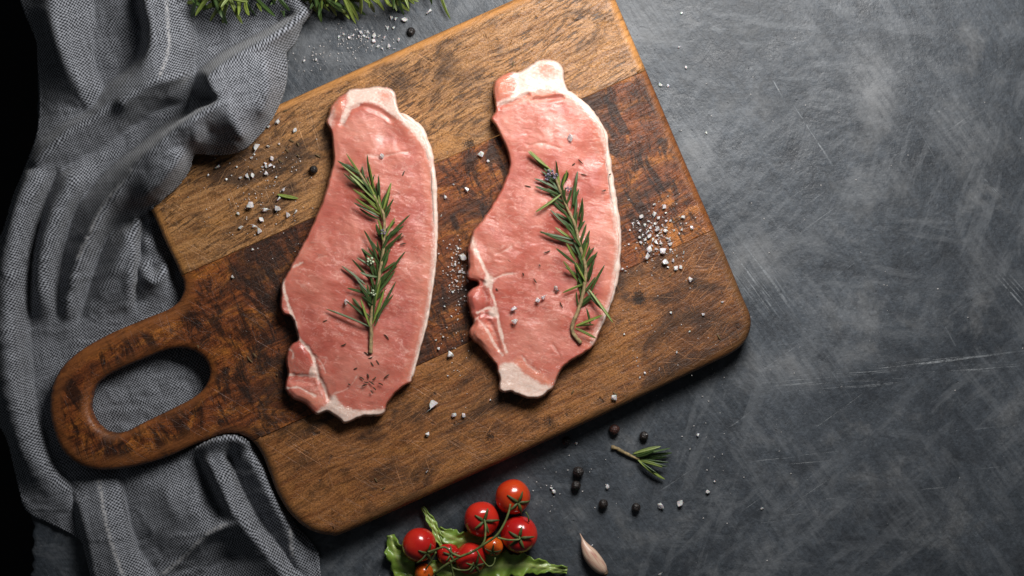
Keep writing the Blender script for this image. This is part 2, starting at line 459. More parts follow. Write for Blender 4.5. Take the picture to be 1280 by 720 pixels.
def needle_material(name, green, rib, rough=0.42):
    t = NT(name); v = t.coord()
    rnd = t.n('ShaderNodeObjectInfo').outputs['Random']
    f = t.noise(t.map(v, (6, 1, 1)), 2.0, 3)
    c = t.mix(t.step(f, 0.3, 0.7), tuple(x * 0.75 for x in green), tuple(x * 1.25 for x in green))
    c = t.mix(rnd, t.mix(0.5, c, (0.55, 0.6, 0.6), 'MULTIPLY'), t.mix(0.5, c, (1.5, 1.4, 1.1), 'MULTIPLY'))
    c = t.mix(t.math('MULTIPLY', t.attr('rib'), 0.75), c, rib)
    t.P(Base_Color=c, Roughness=rough, Specular_IOR_Level=0.45, Subsurface_Weight=0.0)
    return t.m
M['needle_dark'] = needle_material('rosemary leaf', (0.028, 0.060, 0.014), (0.085, 0.132, 0.042))
M['needle_light'] = needle_material('fresh rosemary leaf', (0.115, 0.165, 0.026), (0.27, 0.32, 0.09))
M['needle_dry'] = simple('dried herb', (0.13, 0.085, 0.035), 0.8, 0.4, 600)
M['needle_dry_dark'] = simple('dark dried herb', (0.060, 0.032, 0.016), 0.8, 0.4, 600)
M['stem'] = simple('woody stem', (0.26, 0.19, 0.09), 0.7, 0.4, 500, 0.4)
M['bud'] = simple('rosemary flower bud', (0.17, 0.15, 0.20), 0.6, 0.3, 600)
M['bud_pale'] = simple('pale rosemary bud', (0.42, 0.48, 0.32), 0.6, 0.3, 600)

def salt_material(name, trans):
    t = NT(name); v = t.coord()
    f = t.noise(v, 2.2, 3)
    t.P(Base_Color=t.mix(t.step(f, 0.3, 0.7), (0.70, 0.665, 0.66), (0.92, 0.90, 0.89)), Roughness=t.step(f, 0.3, 0.7, 0.12, 0.4),
        Transmission_Weight=trans, IOR=1.54, Specular_IOR_Level=0.5, Subsurface_Weight=0.3, Subsurface_Scale=0.001)
    return t.m
M['salt'] = salt_material('rock salt', 0.35)
M['salt_clear'] = salt_material('clear rock salt', 0.6)
M['salt_fine'] = simple('fine salt', (0.72, 0.68, 0.66), 0.35, 0.15, 900)

def tomato_material(name, a, b):
    t = NT(name); v = t.coord()
    f = t.noise(v, 60, 3)
    t.P(Base_Color=t.mix(t.step(f, 0.35, 0.68), a, b), Roughness=0.22, Coat_Weight=0.4, Coat_Roughness=0.08, Subsurface_Weight=0.15, Subsurface_Scale=0.002, Subsurface_Radius=(1, .3, .1))
    t.P(Normal=t.bump(t.noise(v, 160, 3), 0.12, 0.0006))
    return t.m
M['tom_red'] = tomato_material('ripe tomato skin', (0.42, 0.010, 0.010), (0.56, 0.028, 0.014))
M['tom_or'] = tomato_material('orange red tomato skin', (0.56, 0.052, 0.010), (0.48, 0.024, 0.010))
M['tom_small'] = tomato_material('orange tomato skin', (0.70, 0.13, 0.012), (0.62, 0.08, 0.010))
M['calyx'] = simple('tomato calyx', (0.060, 0.082, 0.020), 0.6, 0.4, 400)
M['vine'] = simple('tomato vine', (0.105, 0.130, 0.035), 0.6, 0.4, 300, 0.3)

def leaf_material():
    t = NT('lettuce leaf'); v = t.coord()
    f = t.noise(v, 90, 4, 0.6)
    c = t.mix(t.step(f, 0.3, 0.7), (0.105, 0.195, 0.020), (0.22, 0.33, 0.050))
    c = t.mix(t.math('MULTIPLY', t.attr('rib'), 0.85), c, (0.36, 0.43, 0.14))
    t.P(Base_Color=c, Roughness=0.38, Coat_Weight=0.15, Coat_Roughness=0.2, Subsurface_Weight=0.1, Subsurface_Scale=0.001)
    t.P(Normal=t.bump(t.noise(v, 260, 3), 0.35, 0.0008))
    return t.m
M['leaf'] = leaf_material()

def garlic_material():
    t = NT('garlic skin'); v = t.coord('UV')
    f = t.noise(t.map(v, (34, 1.2, 1)), 1, 3, 0.6)
    g = t.noise(t.map(v, (6, 3, 1)), 1, 3)
    c = t.mix(t.step(f, 0.35, 0.65), (0.52, 0.33, 0.23), (0.72, 0.55, 0.42))
    c = t.mix(t.math('MULTIPLY', t.step(g, 0.42, 0.68), 0.7), c, (0.42, 0.17, 0.14))
    t.P(Base_Color=c, Roughness=0.36, Coat_Weight=0.15, Coat_Roughness=0.25)
    t.P(Normal=t.bump(f, 0.25, 0.0006))
    return t.m
M['garlic'] = garlic_material()
M['garlic_root'] = simple('garlic root end', (0.16, 0.10, 0.06), 0.85, 0.4, 700, 0.5)

def pepper_material(name, a, b):
    t = NT(name); v = t.coord()
    f = t.vor(v, 900)
    t.P(Base_Color=t.mix(t.step(f, 0.1, 0.7), a, b), Roughness=0.5)
    t.P(Normal=t.bump(t.math('ADD', f, t.noise(v, 700, 3)), 0.7, 0.0006))
    return t.m
M['pepper'] = pepper_material('black peppercorn skin', (0.030, 0.020, 0.016), (0.010, 0.008, 0.008))
M['pepper_red'] = pepper_material('reddish peppercorn skin', (0.085, 0.028, 0.018), (0.030, 0.012, 0.010))
M['floor'] = simple('dark floor', (0.006, 0.005, 0.005), 0.9, 0.3, 8)

# ------------------------------------------------------------------ bevelled slab with optional hole
def offset_ring(P, dist):
    """inset a closed clockwise-or-ccw ring; dist per EDGE (edge i joins i and i+1)"""
    n = len(P); area = 0.5 * np.sum(P[:, 0] * np.roll(P[:, 1], -1) - np.roll(P[:, 0], -1) * P[:, 1])
    sgn = 1.0 if area > 0 else -1.0
    E = np.roll(P, -1, 0) - P; L = np.linalg.norm(E, axis=1, keepdims=True); E = E / np.maximum(L, 1e-9)
    N = np.stack([-E[:, 1], E[:, 0]], 1) * sgn          # inward normals
    out = np.zeros_like(P)
    for i in range(n):
        n1, n2, d1, d2 = N[i - 1], N[i], dist[i - 1], dist[i]
        det = n1[0] * n2[1] - n1[1] * n2[0]
        if abs(det) > 0.2:
            x = (d1 * n2[1] - d2 * n1[1]) / det; y = (n1[0] * d2 - n2[0] * d1) / det
            out[i] = P[i] + (x, y)
        else:
            m = n1 + n2; m = m / max(np.linalg.norm(m), 1e-9)
            out[i] = P[i] + m * 0.5 * (d1 + d2)
    return out

def slab(ring, wts, prof, hole=None, zmap=None):
    """ring: px outline, wts: bevel weight per edge, prof: (inset, z); returns world verts, faces, smooth flags"""
    verts = []; faces = []; sm = []
    def add_rings(P, w, sign):
        ids = []
        for d, z in prof:
            Q = offset_ring(P, d * w * sign)
            zz = np.full(len(Q), float(z)) if zmap is None else zmap(Q, z)
            b = len(verts)
            # outline is where the silhouette sits, so every layer keeps its own plan position
            k = (H - (BT - 8)) / H * S
            for (x, y), zc in zip(Q, zz):
                verts.append(((x - 640) * k, (360 - y) * k, zc * S))
            ids.append(list(range(b, b + len(Q))))
        for a, b_ in zip(ids[:-1], ids[1:]):
            n = len(a)
            for i in range(n):
                j = (i + 1) % n
                f = (a[i], a[j], b_[j], b_[i])
                faces.append(f if sign > 0 else f[::-1]); sm.append(True)
        return ids
    o = add_rings(ring, wts, 1.0)
    h = add_rings(hole, np.ones(len(hole)), -1.0) if hole is not None else None
    for lvl, flip in ((-1, False), (0, True)):
        loops = [o[lvl]] + ([h[lvl]] if h else [])
        flat = [i for lp in loops for i in lp]
        tris = tessellate_polygon([[Vector((verts[i][0], verts[i][1], 0)) for i in lp] for lp in loops])
        for tr in tris:
            f = [flat[i] for i in tr]
            a, b, c = (Vector(verts[i]) for i in f)
            up = (b - a).cross(c - a).z > 0
            if up == flip: f = f[::-1]
            faces.append(tuple(f)); sm.append(False)
    return verts, faces, sm

# ------------------------------------------------------------------ the setting: tabletop and dark floor
def build_table():
    left = [(37 + (700 - y) * 0.016 + 1.6 * (random.random() - .5) * 2 + (3.5 * random.random() if 640 < y < 740 else 0), y) for y in range(-500, 1300, 6)]
    ring = np.array([(2600, -500)] + left[:] + [(2600, 1300)], float)
    w = np.ones(len(ring))
    prof = [(0, -70), (0, -5), (0.8, -2.2), (2.5, -0.5), (5.5, 0.0)]
    global BT
    keep = BT; BT = 8
    v, f, sm = slab(ring, w, prof)
    BT = keep
    o = put('tabletop', new_mesh('tabletop', v, f, M['table'], sm))
    tag(o, 'dark grey scratched plaster tabletop under everything', None, None, 'structure')
    v = [(-4, -4, -0.75), (4, -4, -0.75), (4, 4, -0.75), (-4, 4, -0.75)]
    o = put('floor', new_mesh('floor', v, [(0, 1, 2, 3)], M['floor'], False))
    tag(o, 'near black floor below the table edge', None, None, 'structure')
build_table()

# ------------------------------------------------------------------ cutting board
BOARD = [(700, -27), (728, -40), (746, -44), (756, -36), (770, 0), (808, 88), (860, 210), (900, 302), (928, 370), (938, 394), (938, 412), (930, 429), (914, 442), (888, 455),
         (800, 497), (700, 544), (560, 608), (436, 664), (412, 669), (386, 662), (362, 642), (346, 616), (336, 590), (326, 566), (314, 551), (298, 543), (278, 543),
         (250, 553), (200, 574), (150, 586), (108, 584), (80, 565), (66, 532), (63, 500), (71, 470), (92, 445), (130, 421), (180, 399), (212, 386), (226, 373), (230, 356),
         (222, 335), (207, 304), (193, 272), (180, 244), (178, 226), (190, 206), (215, 190), (260, 169), (360, 125), (500, 62), (640, 0)]
HOLE = [(114, 497), (120, 481), (140, 466), (180, 448), (213, 436), (238, 437), (256, 449), (262, 467), (255, 485), (240, 498), (215, 511), (182, 527), (155, 540), (135, 540), (120, 528), (113, 512)]
board_outline = catmull(BOARD, True, 5)
hole_outline = catmull(HOLE, True, 4)

def build_board():
    root = thing('cutting_board', 'worn wooden cutting board with a long looped handle and rounded corners', 'cutting board', W(520, 340, 0))
    def split(P, a, b, side):
        """part of the ring on one side of the line a-b; returns points and weights"""
        d = np.array(b, float) - np.array(a, float)
        def s(p): return (d[0] * (p[1] - a[1]) - d[1] * (p[0] - a[0])) * side
        out = []; n = len(P)
        for i in range(n):
            p, q = P[i], P[(i + 1) % n]; sp, sq = s(p[:2]), s(q[:2])
            wt = p[2]
            if sp >= 0: out.append((p[0], p[1], wt))
            if (sp >= 0) != (sq >= 0):
                t = sp / (sp - sq); x = p[:2] + (q[:2] - p[:2]) * t
                out.append((x[0], x[1], 0.05 if sp >= 0 else wt))
        out = [p for i, p in enumerate(out) if math.hypot(p[0] - out[i - 1][0], p[1] - out[i - 1][1]) > 0.6 or p[2] < 0.5]
        out = [p for i, p in enumerate(out) if not (out[(i + 1) % len(out)][2] < 0.5 and math.hypot(p[0] - out[(i + 1) % len(out)][0], p[1] - out[(i + 1) % len(out)][1]) < 0.6)]
        out = [p for i, p in enumerate(out) if not (out[i - 1][2] < 0.5 and math.hypot(p[0] - out[i - 1][0], p[1] - out[i - 1][1]) < 0.6)]
        return np.array(out)
    ring = np.column_stack([board_outline, np.ones(len(board_outline))])
    l1 = ((225, 346), (808, 88)); l2 = ((330, 545), (905, 281))
    top = split(ring, *l1, -1)
    rest = split(ring, *l1, 1)
    mid = split(rest, *l2, -1)
    low = split(rest, *l2, 1)
    T = BT
    prof = [(9, 0.0), (3, 2.0), (0, 8.0), (0, T - 12), (0.7, T - 8), (2.4, T - 4.4), (5.2, T - 1.9), (8.5, T - 0.6), (13, T)]
    def zhandle(Q, z):
        lift = 13 * sstep(300, 215, Q[:, 0]) * (1 - sstep(300, 250, Q[:, 1] - 0 * Q[:, 0]))
        return z + lift * (1 - z / T)
    for ring_, m, hole, zm, dz, lab in ((top, 'wood_top', None, None, 0.0, 'pale brown plank with dark flecks along the upper edge'),
                                        (mid, 'wood_mid', hole_outline, zhandle, -0.25, 'dark red brown plank that runs into the handle'),
                                        (low, 'wood_low', None, None, 0.15, 'mid brown scuffed plank along the lower edge')):
        zf = (lambda Q, z, zm=zm, dz=dz: (zm(Q, z) if zm else np.full(len(Q), float(z))) + dz)
        P = ring_[:, :2]; w = ring_[:, 2].copy()
        if hole is not None: w = np.where((w > 0.5), 1 + 0.55 * sstep(300, 240, P[:, 0]), w)
        if np.sum(P[:, 0] * np.roll(P[:, 1], -1) - np.roll(P[:, 0], -1) * P[:, 1]) > 0:
            pass
        v, f, sm = slab(P, w, prof, hole, zf)
        np_ = len(P); nh = len(hole) if hole is not None else 0
        rim = np.concatenate([np.repeat([0, 0, 0, 0.3, 0.6, 1, 1, 0.7, 0.0], np_) * np.tile(w > 0.5, 9), np.repeat([0, 0, 0, .3, .6, .8, .6, .4, 0.0], nh)])
        # px y grows downward: flip the walls where needed
        o = part('plank', root, v, f, M[m], sm)
        attr(o.data, 'rim', rim)
        bm_fix(o)
        o['label'] = lab
    return root

def bm_fix(o):
    import bmesh
    bm = bmesh.new(); bm.from_mesh(o.data)
    bmesh.ops.remove_doubles(bm, verts=bm.verts, dist=1e-6)
    bmesh.ops.recalc_face_normals(bm, faces=bm.faces)
    bm.to_mesh(o.data); bm.free()
bm_fix(bpy.data.objects['tabletop'])
board = build_board()

# ------------------------------------------------------------------ the napkin
CLOTH_OUT = [(50, -40, 6), (48, 60, 6), (50, 120, 6), (47, 165, 8), (35, 203, 8), (18, 245, 6), (4, 290, 6), (-18, 335, 6), (-34, 420, 6), (-20, 500, 5), (8, 545, 4), (20, 590, 3), (32, 636, 3),
             (62, 654, 3), (100, 674, 4), (107, 690, 5), (116, 725, 5), (125, 765, 5), (412, 765, 4), (401, 720, 4), (398, 690, 5), (384, 672, 5), (368, 654, 4), (350, 618, 4), (340, 588, 4), (330, 562, 4),
             (305, 520, 4), (272, 470, 4), (252, 420, 4), (238, 385, 4), (233, 362, 4), (226, 338, 4), (212, 308, 4), (199, 280, 4), (191, 262, 20), (200, 252, 45), (222, 232, 46), (236, 212, 50), (243, 192, 58),
             (265, 193, 64), (290, 191, 64), (308, 184, 62), (326, 166, 54), (340, 147, 46), (352, 120, 44), (357, 100, 42), (358, 80, 30), (357, 66, 18), (369, 52, 9), (377, 32, 12), (387, 19, 14), (389, 8, 10), (385, 0, 6), (382, -40, 4)]
CLOTH_LINES = [
    # soft ridge on the left
    [(62, -40, 22), (66, 20, 32), (76, 60, 34), (92, 95, 31), (108, 125, 22), (117, 136, 20)],
    [(118, -40, 8), (118, 20, 6), (115, 60, 5), (118, 90, 4), (130, 105, 3), (143, 95, 5)],
    [(146, -40, 14), (152, 10, 13), (150, 45, 11), (150, 70, 8)],
    # hem band and its long ridge
    [(182, -40, 33), (181, 0, 35), (189, 40, 36), (183, 70, 33), (170, 92, 29), (150, 110, 28), (120, 145, 28), (90, 161, 29), (62, 185, 28), (42, 205, 24)],
    [(174, -40, 10), (172, 0, 10), (180, 40, 10), (174, 68, 9), (160, 86, 7), (140, 101, 6), (112, 136, 14), (82, 152, 16), (56, 173, 14)],
    [(228, -40, 17), (231, 20, 17), (235, 60, 17), (233, 100, 13), (232, 130, 9)],
    [(240, -40, 4), (243, 40, 4), (242, 80, 5), (240, 112, 6), (237, 138, 7)],
    [(236, 140, 7), (203, 160, 6), (178, 180, 6), (148, 202, 7), (118, 230, 8), (97, 258, 9), (84, 286, 9)],
    [(232, 94, 30), (210, 98, 38), (190, 104, 40), (170, 116, 38), (150, 130, 35)],
    [(228, 128, 8), (200, 136, 9), (172, 152, 9), (140, 176, 9), (105, 196, 10), (80, 212, 11)],
    [(260, -40, 10), (300, -40, 20), (350, -40, 30), (378, -40, 30)], [(255, 10, 8), (300, 5, 14), (345, 2, 20), (376, 0, 22)], [(252, 50, 4), (290, 40, 5), (330, 28, 7)],
    # ridge that climbs over the corner of the board
    [(270, 128, 70), (255, 138, 70), (240, 146, 70), (215, 164, 66), (180, 195, 58), (165, 212, 52), (145, 240, 44), (128, 262, 38), (112, 295, 33), (98, 325, 29), (88, 360, 24), (84, 395, 16)],
    [(226, 195, 60), (205, 222, 55), (182, 242, 48)],
    # bright flap
    [(385, 13, 26), (368, 27, 36), (345, 42, 46), (320, 55, 54), (290, 71, 62), (268, 87, 68), (258, 98, 70), (266, 115, 68), (280, 132, 66), (292, 152, 62), (302, 170, 56)],
    [(364, 18, 5), (338, 36, 5), (303, 55, 5), (275, 71, 5), (251, 91, 6), (247, 104, 6)],
    [(246, 116, 8), (255, 128, 12), (266, 124, 20)],
    [(330, 80, 56), (335, 110, 54), (325, 140, 52)],
    [(262, 163, 50), (280, 171, 48), (294, 180, 49)],
    [(246, 158, 66), (243, 176, 58)],
    # outer folds on the left
    [(44, 222, 30), (24, 262, 32), (13, 310, 33), (8, 370, 33), (8, 430, 33), (12, 480, 30), (22, 530, 26), (40, 575, 20), (65, 605, 15), (95, 628, 10)],
    [(72, 215, 8), (58, 250, 7), (46, 300, 6), (39, 345, 6), (36, 420, 6), (42, 480, 5), (52, 530, 5), (66, 575, 4), (85, 600, 4), (98, 614, 4)],
    [(92, 222, 27), (72, 262, 28), (58, 300, 28), (52, 340, 26), (54, 375, 22), (60, 398, 12), (62, 430, 7)],
    [(106, 243, 13), (88, 285, 10), (78, 320, 8), (73, 360, 7), (73, 395, 6)],
    # lower layers between the ridge and the board
    [(184, 268, 9), (165, 277, 11), (145, 286, 12), (131, 302, 10), (119, 335, 8), (108, 370, 7), (98, 400, 6)],
    [(162, 292, 28), (152, 325, 26), (135, 358, 19), (115, 392, 11)],
    [(170, 274, 25), (168, 310, 27), (165, 350, 24), (162, 385, 14)],
    [(176, 276, 6), (174, 310, 6), (170, 345, 7), (167, 385, 5)],
    [(183, 300, 16), (186, 325, 12), (180, 340, 19), (190, 352, 22), (202, 345, 20), (206, 330, 14)],
    [(188, 334, 8), (194, 338, 8)], [(190, 370, 12), (193, 388, 6)], [(212, 330, 5), (222, 355, 4)],
    # flat under the handle
    [(75, 510, 7), (90, 470, 7), (120, 450, 7), (170, 430, 7), (215, 410, 6)], [(120, 512, 8), (150, 500, 8), (200, 480, 8), (240, 462, 6)], [(90, 545, 7), (130, 562, 7), (180, 552, 7), (230, 525, 7), (275, 500, 5)],
    [(130, 412, 10), (165, 398, 8)],
    # hem strip below the handle
    [(95, 597, 9), (100, 640, 16), (110, 680, 18), (121, 765, 18)], [(89, 608, 3), (95, 640, 3), (104, 680, 3), (113, 725, 3)],
    [(122, 608, 13), (132, 650, 20), (142, 690, 22), (158, 765, 22)], [(145, 597, 10), (152, 640, 16), (160, 670, 16), (168, 695, 15), (190, 765, 15)],
    [(151, 597, 4), (158, 640, 4), (166, 670, 3), (175, 692, 3), (194, 712, 4)],
    [(200, 590, 10), (210, 620, 17), (225, 650, 19)], [(250, 598, 13), (242, 640, 20), (262, 652, 18)], [(190, 660, 13), (200, 690, 8)],
    [(200, 722, 11), (225, 700, 16), (258, 668, 23), (285, 656, 26), (298, 648, 27)], [(216, 722, 9), (240, 696, 13), (262, 680, 15), (284, 668, 17)],
    [(244, 722, 4), (268, 706, 4), (292, 692, 4)], [(310, 722, 14), (312, 690, 18)],
    # fold beside the board
    [(255, 562, 22), (270, 551, 30), (290, 547, 31), (306, 553, 27)], [(258, 574, 26), (268, 592, 28), (280, 616, 30), (290, 638, 30), (300, 650, 30), (318, 672, 28), (340, 698, 25), (368, 735, 22)],
    [(248, 574, 7), (258, 600, 7), (268, 622, 8), (279, 642, 12)],
    [(283, 570, 4), (292, 590, 3), (303, 615, 3), (318, 640, 3), (335, 665, 3), (355, 690, 3), (380, 725, 3)],
    [(278, 568, 26), (288, 592, 22), (298, 618, 20), (312, 642, 18)],
    [(313, 570, 20), (327, 598, 21), (341, 625, 20), (354, 648, 18), (361, 662, 16), (366, 690, 13), (376, 725, 11)],
]
SEAMS = [[(206, -40), (208, 20), (210, 60), (200, 95)], [(124, 600), (132, 650), (143, 690), (158, 730)], [(203, 718), (228, 697), (258, 668), (284, 656)], [(165, 212), (145, 238), (126, 262), (110, 295), (98, 322)], [(362, 660), (366, 700)]]

ROUND = {(62, -40, 22): 5, (44, 222, 30): 8, (92, 222, 27): 6, (162, 292, 28): 5, (122, 608, 13): 6}   # fold crests that are broad rather than sharp
def build_cloth():
    out = catmull(CLOTH_OUT, True, 4)
    cell = 2.0
    x0, y0, x1, y1 = -44, -46, 420, 772
    pts = [out]
    for l in CLOTH_LINES:
        p = catmull([(a, b, h + 1.2 * max(h - 9, 0)) for a, b, h in l], False, 1.5)
        wd = ROUND.get(l[0], 0)
        if wd:
            d = np.gradient(p[:, :2], axis=0); d /= np.linalg.norm(d, axis=1, keepdims=True) + 1e-9
            n_ = np.column_stack([-d[:, 1], d[:, 0]]) * wd
            for sg in (-1, 1): pts.append(np.column_stack([p[:, :2] + sg * n_, p[:, 2] * 0.93]))
        pts.append(p)
    A = None
    for c in (24, 12, 6, 3, 2):
        nx = int((x1 - x0) / c) + 2; ny = int((y1 - y0) / c) + 2
        s = np.zeros((ny, nx)); w = np.zeros((ny, nx))
        for p in pts:
            # resample finely
            q = np.concatenate([p[:-1] + (p[1:] - p[:-1]) * t for t in (0, .33, .66)])
            ix = np.clip(np.round((q[:, 0] - x0) / c).astype(int), 0, nx - 1); iy = np.clip(np.round((q[:, 1] - y0) / c).astype(int), 0, ny - 1)
            np.add.at(s, (iy, ix), q[:, 2]); np.add.at(w, (iy, ix), 1)
        m = w > 0; V = np.where(m, s / np.maximum(w, 1), 0)
        if A is None:
            A = np.full((ny, nx), 12.0)
        else:
            gx = np.clip(np.arange(nx) * c / pc, 0, A.shape[1] - 1.001); gy = np.clip(np.arange(ny) * c / pc, 0, A.shape[0] - 1.001)
            i0 = gx.astype(int); j0 = gy.astype(int); fx = (gx - i0)[None]; fy = (gy - j0)[:, None]
            A = (A[j0][:, i0] * (1 - fx) + A[j0][:, i0 + 1] * fx) * (1 - fy) + (A[j0 + 1][:, i0] * (1 - fx) + A[j0 + 1][:, i0 + 1] * fx) * fy
        A[m] = V[m]
        for it in range(140):
            B = np.pad(A, 1, mode='edge')
            A = (B[:-2, 1:-1] + B[2:, 1:-1] + B[1:-1, :-2] + B[1:-1, 2:]) * 0.25
            A[m] = V[m]
        pc = c
    for sg in range(3):
        B = np.pad(A, 1, mode='edge')
        A = 0.25 * B[1:-1, 1:-1] + 0.125 * (B[:-2, 1:-1] + B[2:, 1:-1] + B[1:-1, :-2] + B[1:-1, 2:]) + 0.0625 * (B[:-2, :-2] + B[2:, 2:] + B[2:, :-2] + B[:-2, 2:])
    ny, nx = A.shape
    GX, GY = np.meshgrid(x0 + np.arange(nx) * cell, y0 + np.arange(ny) * cell)
    # small creases
    cr = fbm(GX / 26, GY / 26, 3, 4) - 0.5
    cr2 = 1 - 2 * np.abs(fbm(GX / 40 + 0.35 * GY / 40, GY / 22, 9, 3) - 0.5)
    cr3 = np.clip((1 - 2 * np.abs(fbm(GX / 52 + GY / 90, GY / 46 - GX / 120, 19, 2) - 0.5) - 0.86) / 0.14, 0, 1)
    A = A + 4.5 * cr + 4.0 * (cr2 - 0.8) * sstep(0.35, 0.6, vnoise(GX / 60, GY / 60, 5)) + 1.3 * cr3 + 0.8 * (fbm(GX / 11, GY / 11, 29, 2) - 0.5)
    # keep off the board's top and under its handle
    d, _, _ = seg_dist(GX, GY, board_outline)
    sdb = np.where(inside(GX, GY, board_outline), d, -d)
    up = (GY < 262) & (GX > 160)
    lo = sstep(-6, 2, sdb)
    A = np.where(up & (sdb > -6), np.maximum(A, 5 + lo * (BT - 3)), A)
    A = np.where((~up) & (sdb > -3), np.minimum(A, 9.0), A)
    A = np.maximum(A, 2.4)
    def samp(F, X, Y):
        gx = np.clip((X - x0) / cell, 0, nx - 1.001); gy = np.clip((Y - y0) / cell, 0, ny - 1.001)
        i = gx.astype(int); j = gy.astype(int); fx = gx - i; fy = gy - j
        return (F[j, i] * (1 - fx) + F[j, i + 1] * fx) * (1 - fy) + (F[j + 1, i] * (1 - fx) + F[j + 1, i + 1] * fx) * fy
    def blur(F, n):
        for _ in range(n):
            B = np.pad(F, 1, mode='edge'); F = 0.25 * (B[:-2, 1:-1] + B[2:, 1:-1] + B[1:-1, :-2] + B[1:-1, 2:])
        return F
    hy, hx = np.gradient(A, cell)
    As = blur(A, 60)
    U = GX + 0.10 * As + 10 * (vnoise(GX / 90, GY / 90, 51) - 0.5)
    V = GY - 0.10 * As + 10 * (vnoise(GX / 90, GY / 90, 52) - 0.5)
    X, Y, sd, q = grid_in(out[:, :2], cell)
    Z = samp(A, X, Y)
    root_loc = W(200, 300, 0)
    v = Wa(X, Y, Z) - np.array(root_loc)
    me = new_mesh('napkin', v, q[:, ::-1], M['cloth'])
    u_ = samp(U, X, Y); v_ = samp(V, X, Y)
    a = math.radians(14); uu = u_ * math.cos(a) - v_ * math.sin(a); vv = u_ * math.sin(a) + v_ * math.cos(a)
    uvl = me.uv_layers.new(name='weave')
    li = np.zeros(len(me.loops), int); me.loops.foreach_get('vertex_index', li)
    uvl.data.foreach_set('uv', np.stack([uu[li], vv[li]], -1).astype(np.float32).ravel())
    sm = np.zeros(len(X))
    for l in SEAMS:
        dd, _, _ = seg_dist(X, Y, catmull(l, False, 4), False)
        sm = np.maximum(sm, sstep(3.0, 0.8, dd))
    attr(me, 'seam', sm * 0.7)
    o = put('napkin', me, None, root_loc)
    tag(o, 'crumpled grey woven napkin tucked under the board handle', 'napkin')
    so = o.modifiers.new('thickness', 'SOLIDIFY'); so.thickness = 0.0009; so.offset = -1
    return o
build_cloth()

# ------------------------------------------------------------------ pork steaks
ST = 23.0
STEAK_L = [(410, 144), (412, 134), (420, 124), (428, 117), (440, 111), (458, 109), (474, 107), (488, 110), (495, 116), (496, 124), (498, 134), (503, 143), (515, 150), (525, 160), (533, 176), (539, 198), (543, 220), (545, 250), (546, 285), (545, 320),
           (542, 352), (537, 388), (531, 415), (524, 440), (518, 462), (515, 477), (511, 480), (503, 485), (496, 491), (489, 499), (484, 507), (480, 518), (470, 521), (455, 521), (442, 526), (432, 530), (424, 525), (418, 520), (408, 516), (397, 519), (388, 513), (380, 505),
           (368, 500), (360, 494), (356, 486), (357, 476), (359, 467), (357, 455), (358, 440), (364, 430), (371, 425), (369, 412), (366, 402), (362, 396), (354, 394), (350, 386), (350, 370), (352, 353), (361, 336), (374, 311), (385, 290), (398, 262), (406, 240), (411, 220), (416, 202), (415, 184), (413, 165), (407, 153)]
STEAK_R = [(616, 110), (618, 101), (626, 94), (640, 89), (649, 89), (657, 84), (665, 79), (671, 75), (684, 74), (698, 77), (705, 86), (706, 98), (709, 109), (719, 120), (731, 130), (741, 142), (750, 154), (757, 165), (760, 182), (764, 207), (768, 236), (772, 265), (775, 295), (775, 320),
           (772, 346), (768, 366), (763, 382), (757, 397), (750, 416), (744, 430), (736, 438), (725, 445), (714, 452), (705, 460), (698, 471), (692, 486), (685, 491), (677, 497), (668, 499), (655, 497), (645, 493), (638, 490), (630, 492), (624, 488), (623, 481), (624, 474), (621, 466), (619, 456), (612, 448),
           (602, 436), (593, 428), (587, 421), (586, 413), (591, 403), (588, 394), (586, 385), (583, 375), (584, 367), (590, 360), (597, 356), (595, 352), (586, 350), (583, 343), (585, 333), (584, 318), (587, 300), (592, 287), (602, 275), (617, 252), (628, 231), (635, 212), (636, 200), (632, 185), (625, 170), (619, 158), (613, 148), (618, 140), (618, 129), (616, 118)]

def path_w(X, Y, pts, w, soft=1.5):
    d, _, _ = seg_dist(X, Y, catmull(pts, False, 3), False)
    d = d + (fbm(X / 7, Y / 7, 31) - 0.5) * 3.0
    return sstep(w + soft, max(w - soft, 0), d)

def ellip(X, Y, cx, cy, rx, ry, ang=0, soft=0.55):
    c, s = math.cos(ang), math.sin(ang)
    a = ((X - cx) * c + (Y - cy) * s) / rx; b = (-(X - cx) * s + (Y - cy) * c) / ry
    r = np.sqrt(a * a + b * b) + (fbm(X / 8, Y / 8, 77) - 0.5) * 0.35
    return sstep(1 + soft, 1 - soft, r)

def poly_w(X, Y, pts, soft=4.5):
    P = catmull(pts, True, 4); d, _, _ = seg_dist(X, Y, P)
    sd = np.where(inside(X, Y, P), d, -d) + (fbm(X / 6, Y / 6, 55) - 0.5) * 4
    return sstep(-soft, soft, sd)

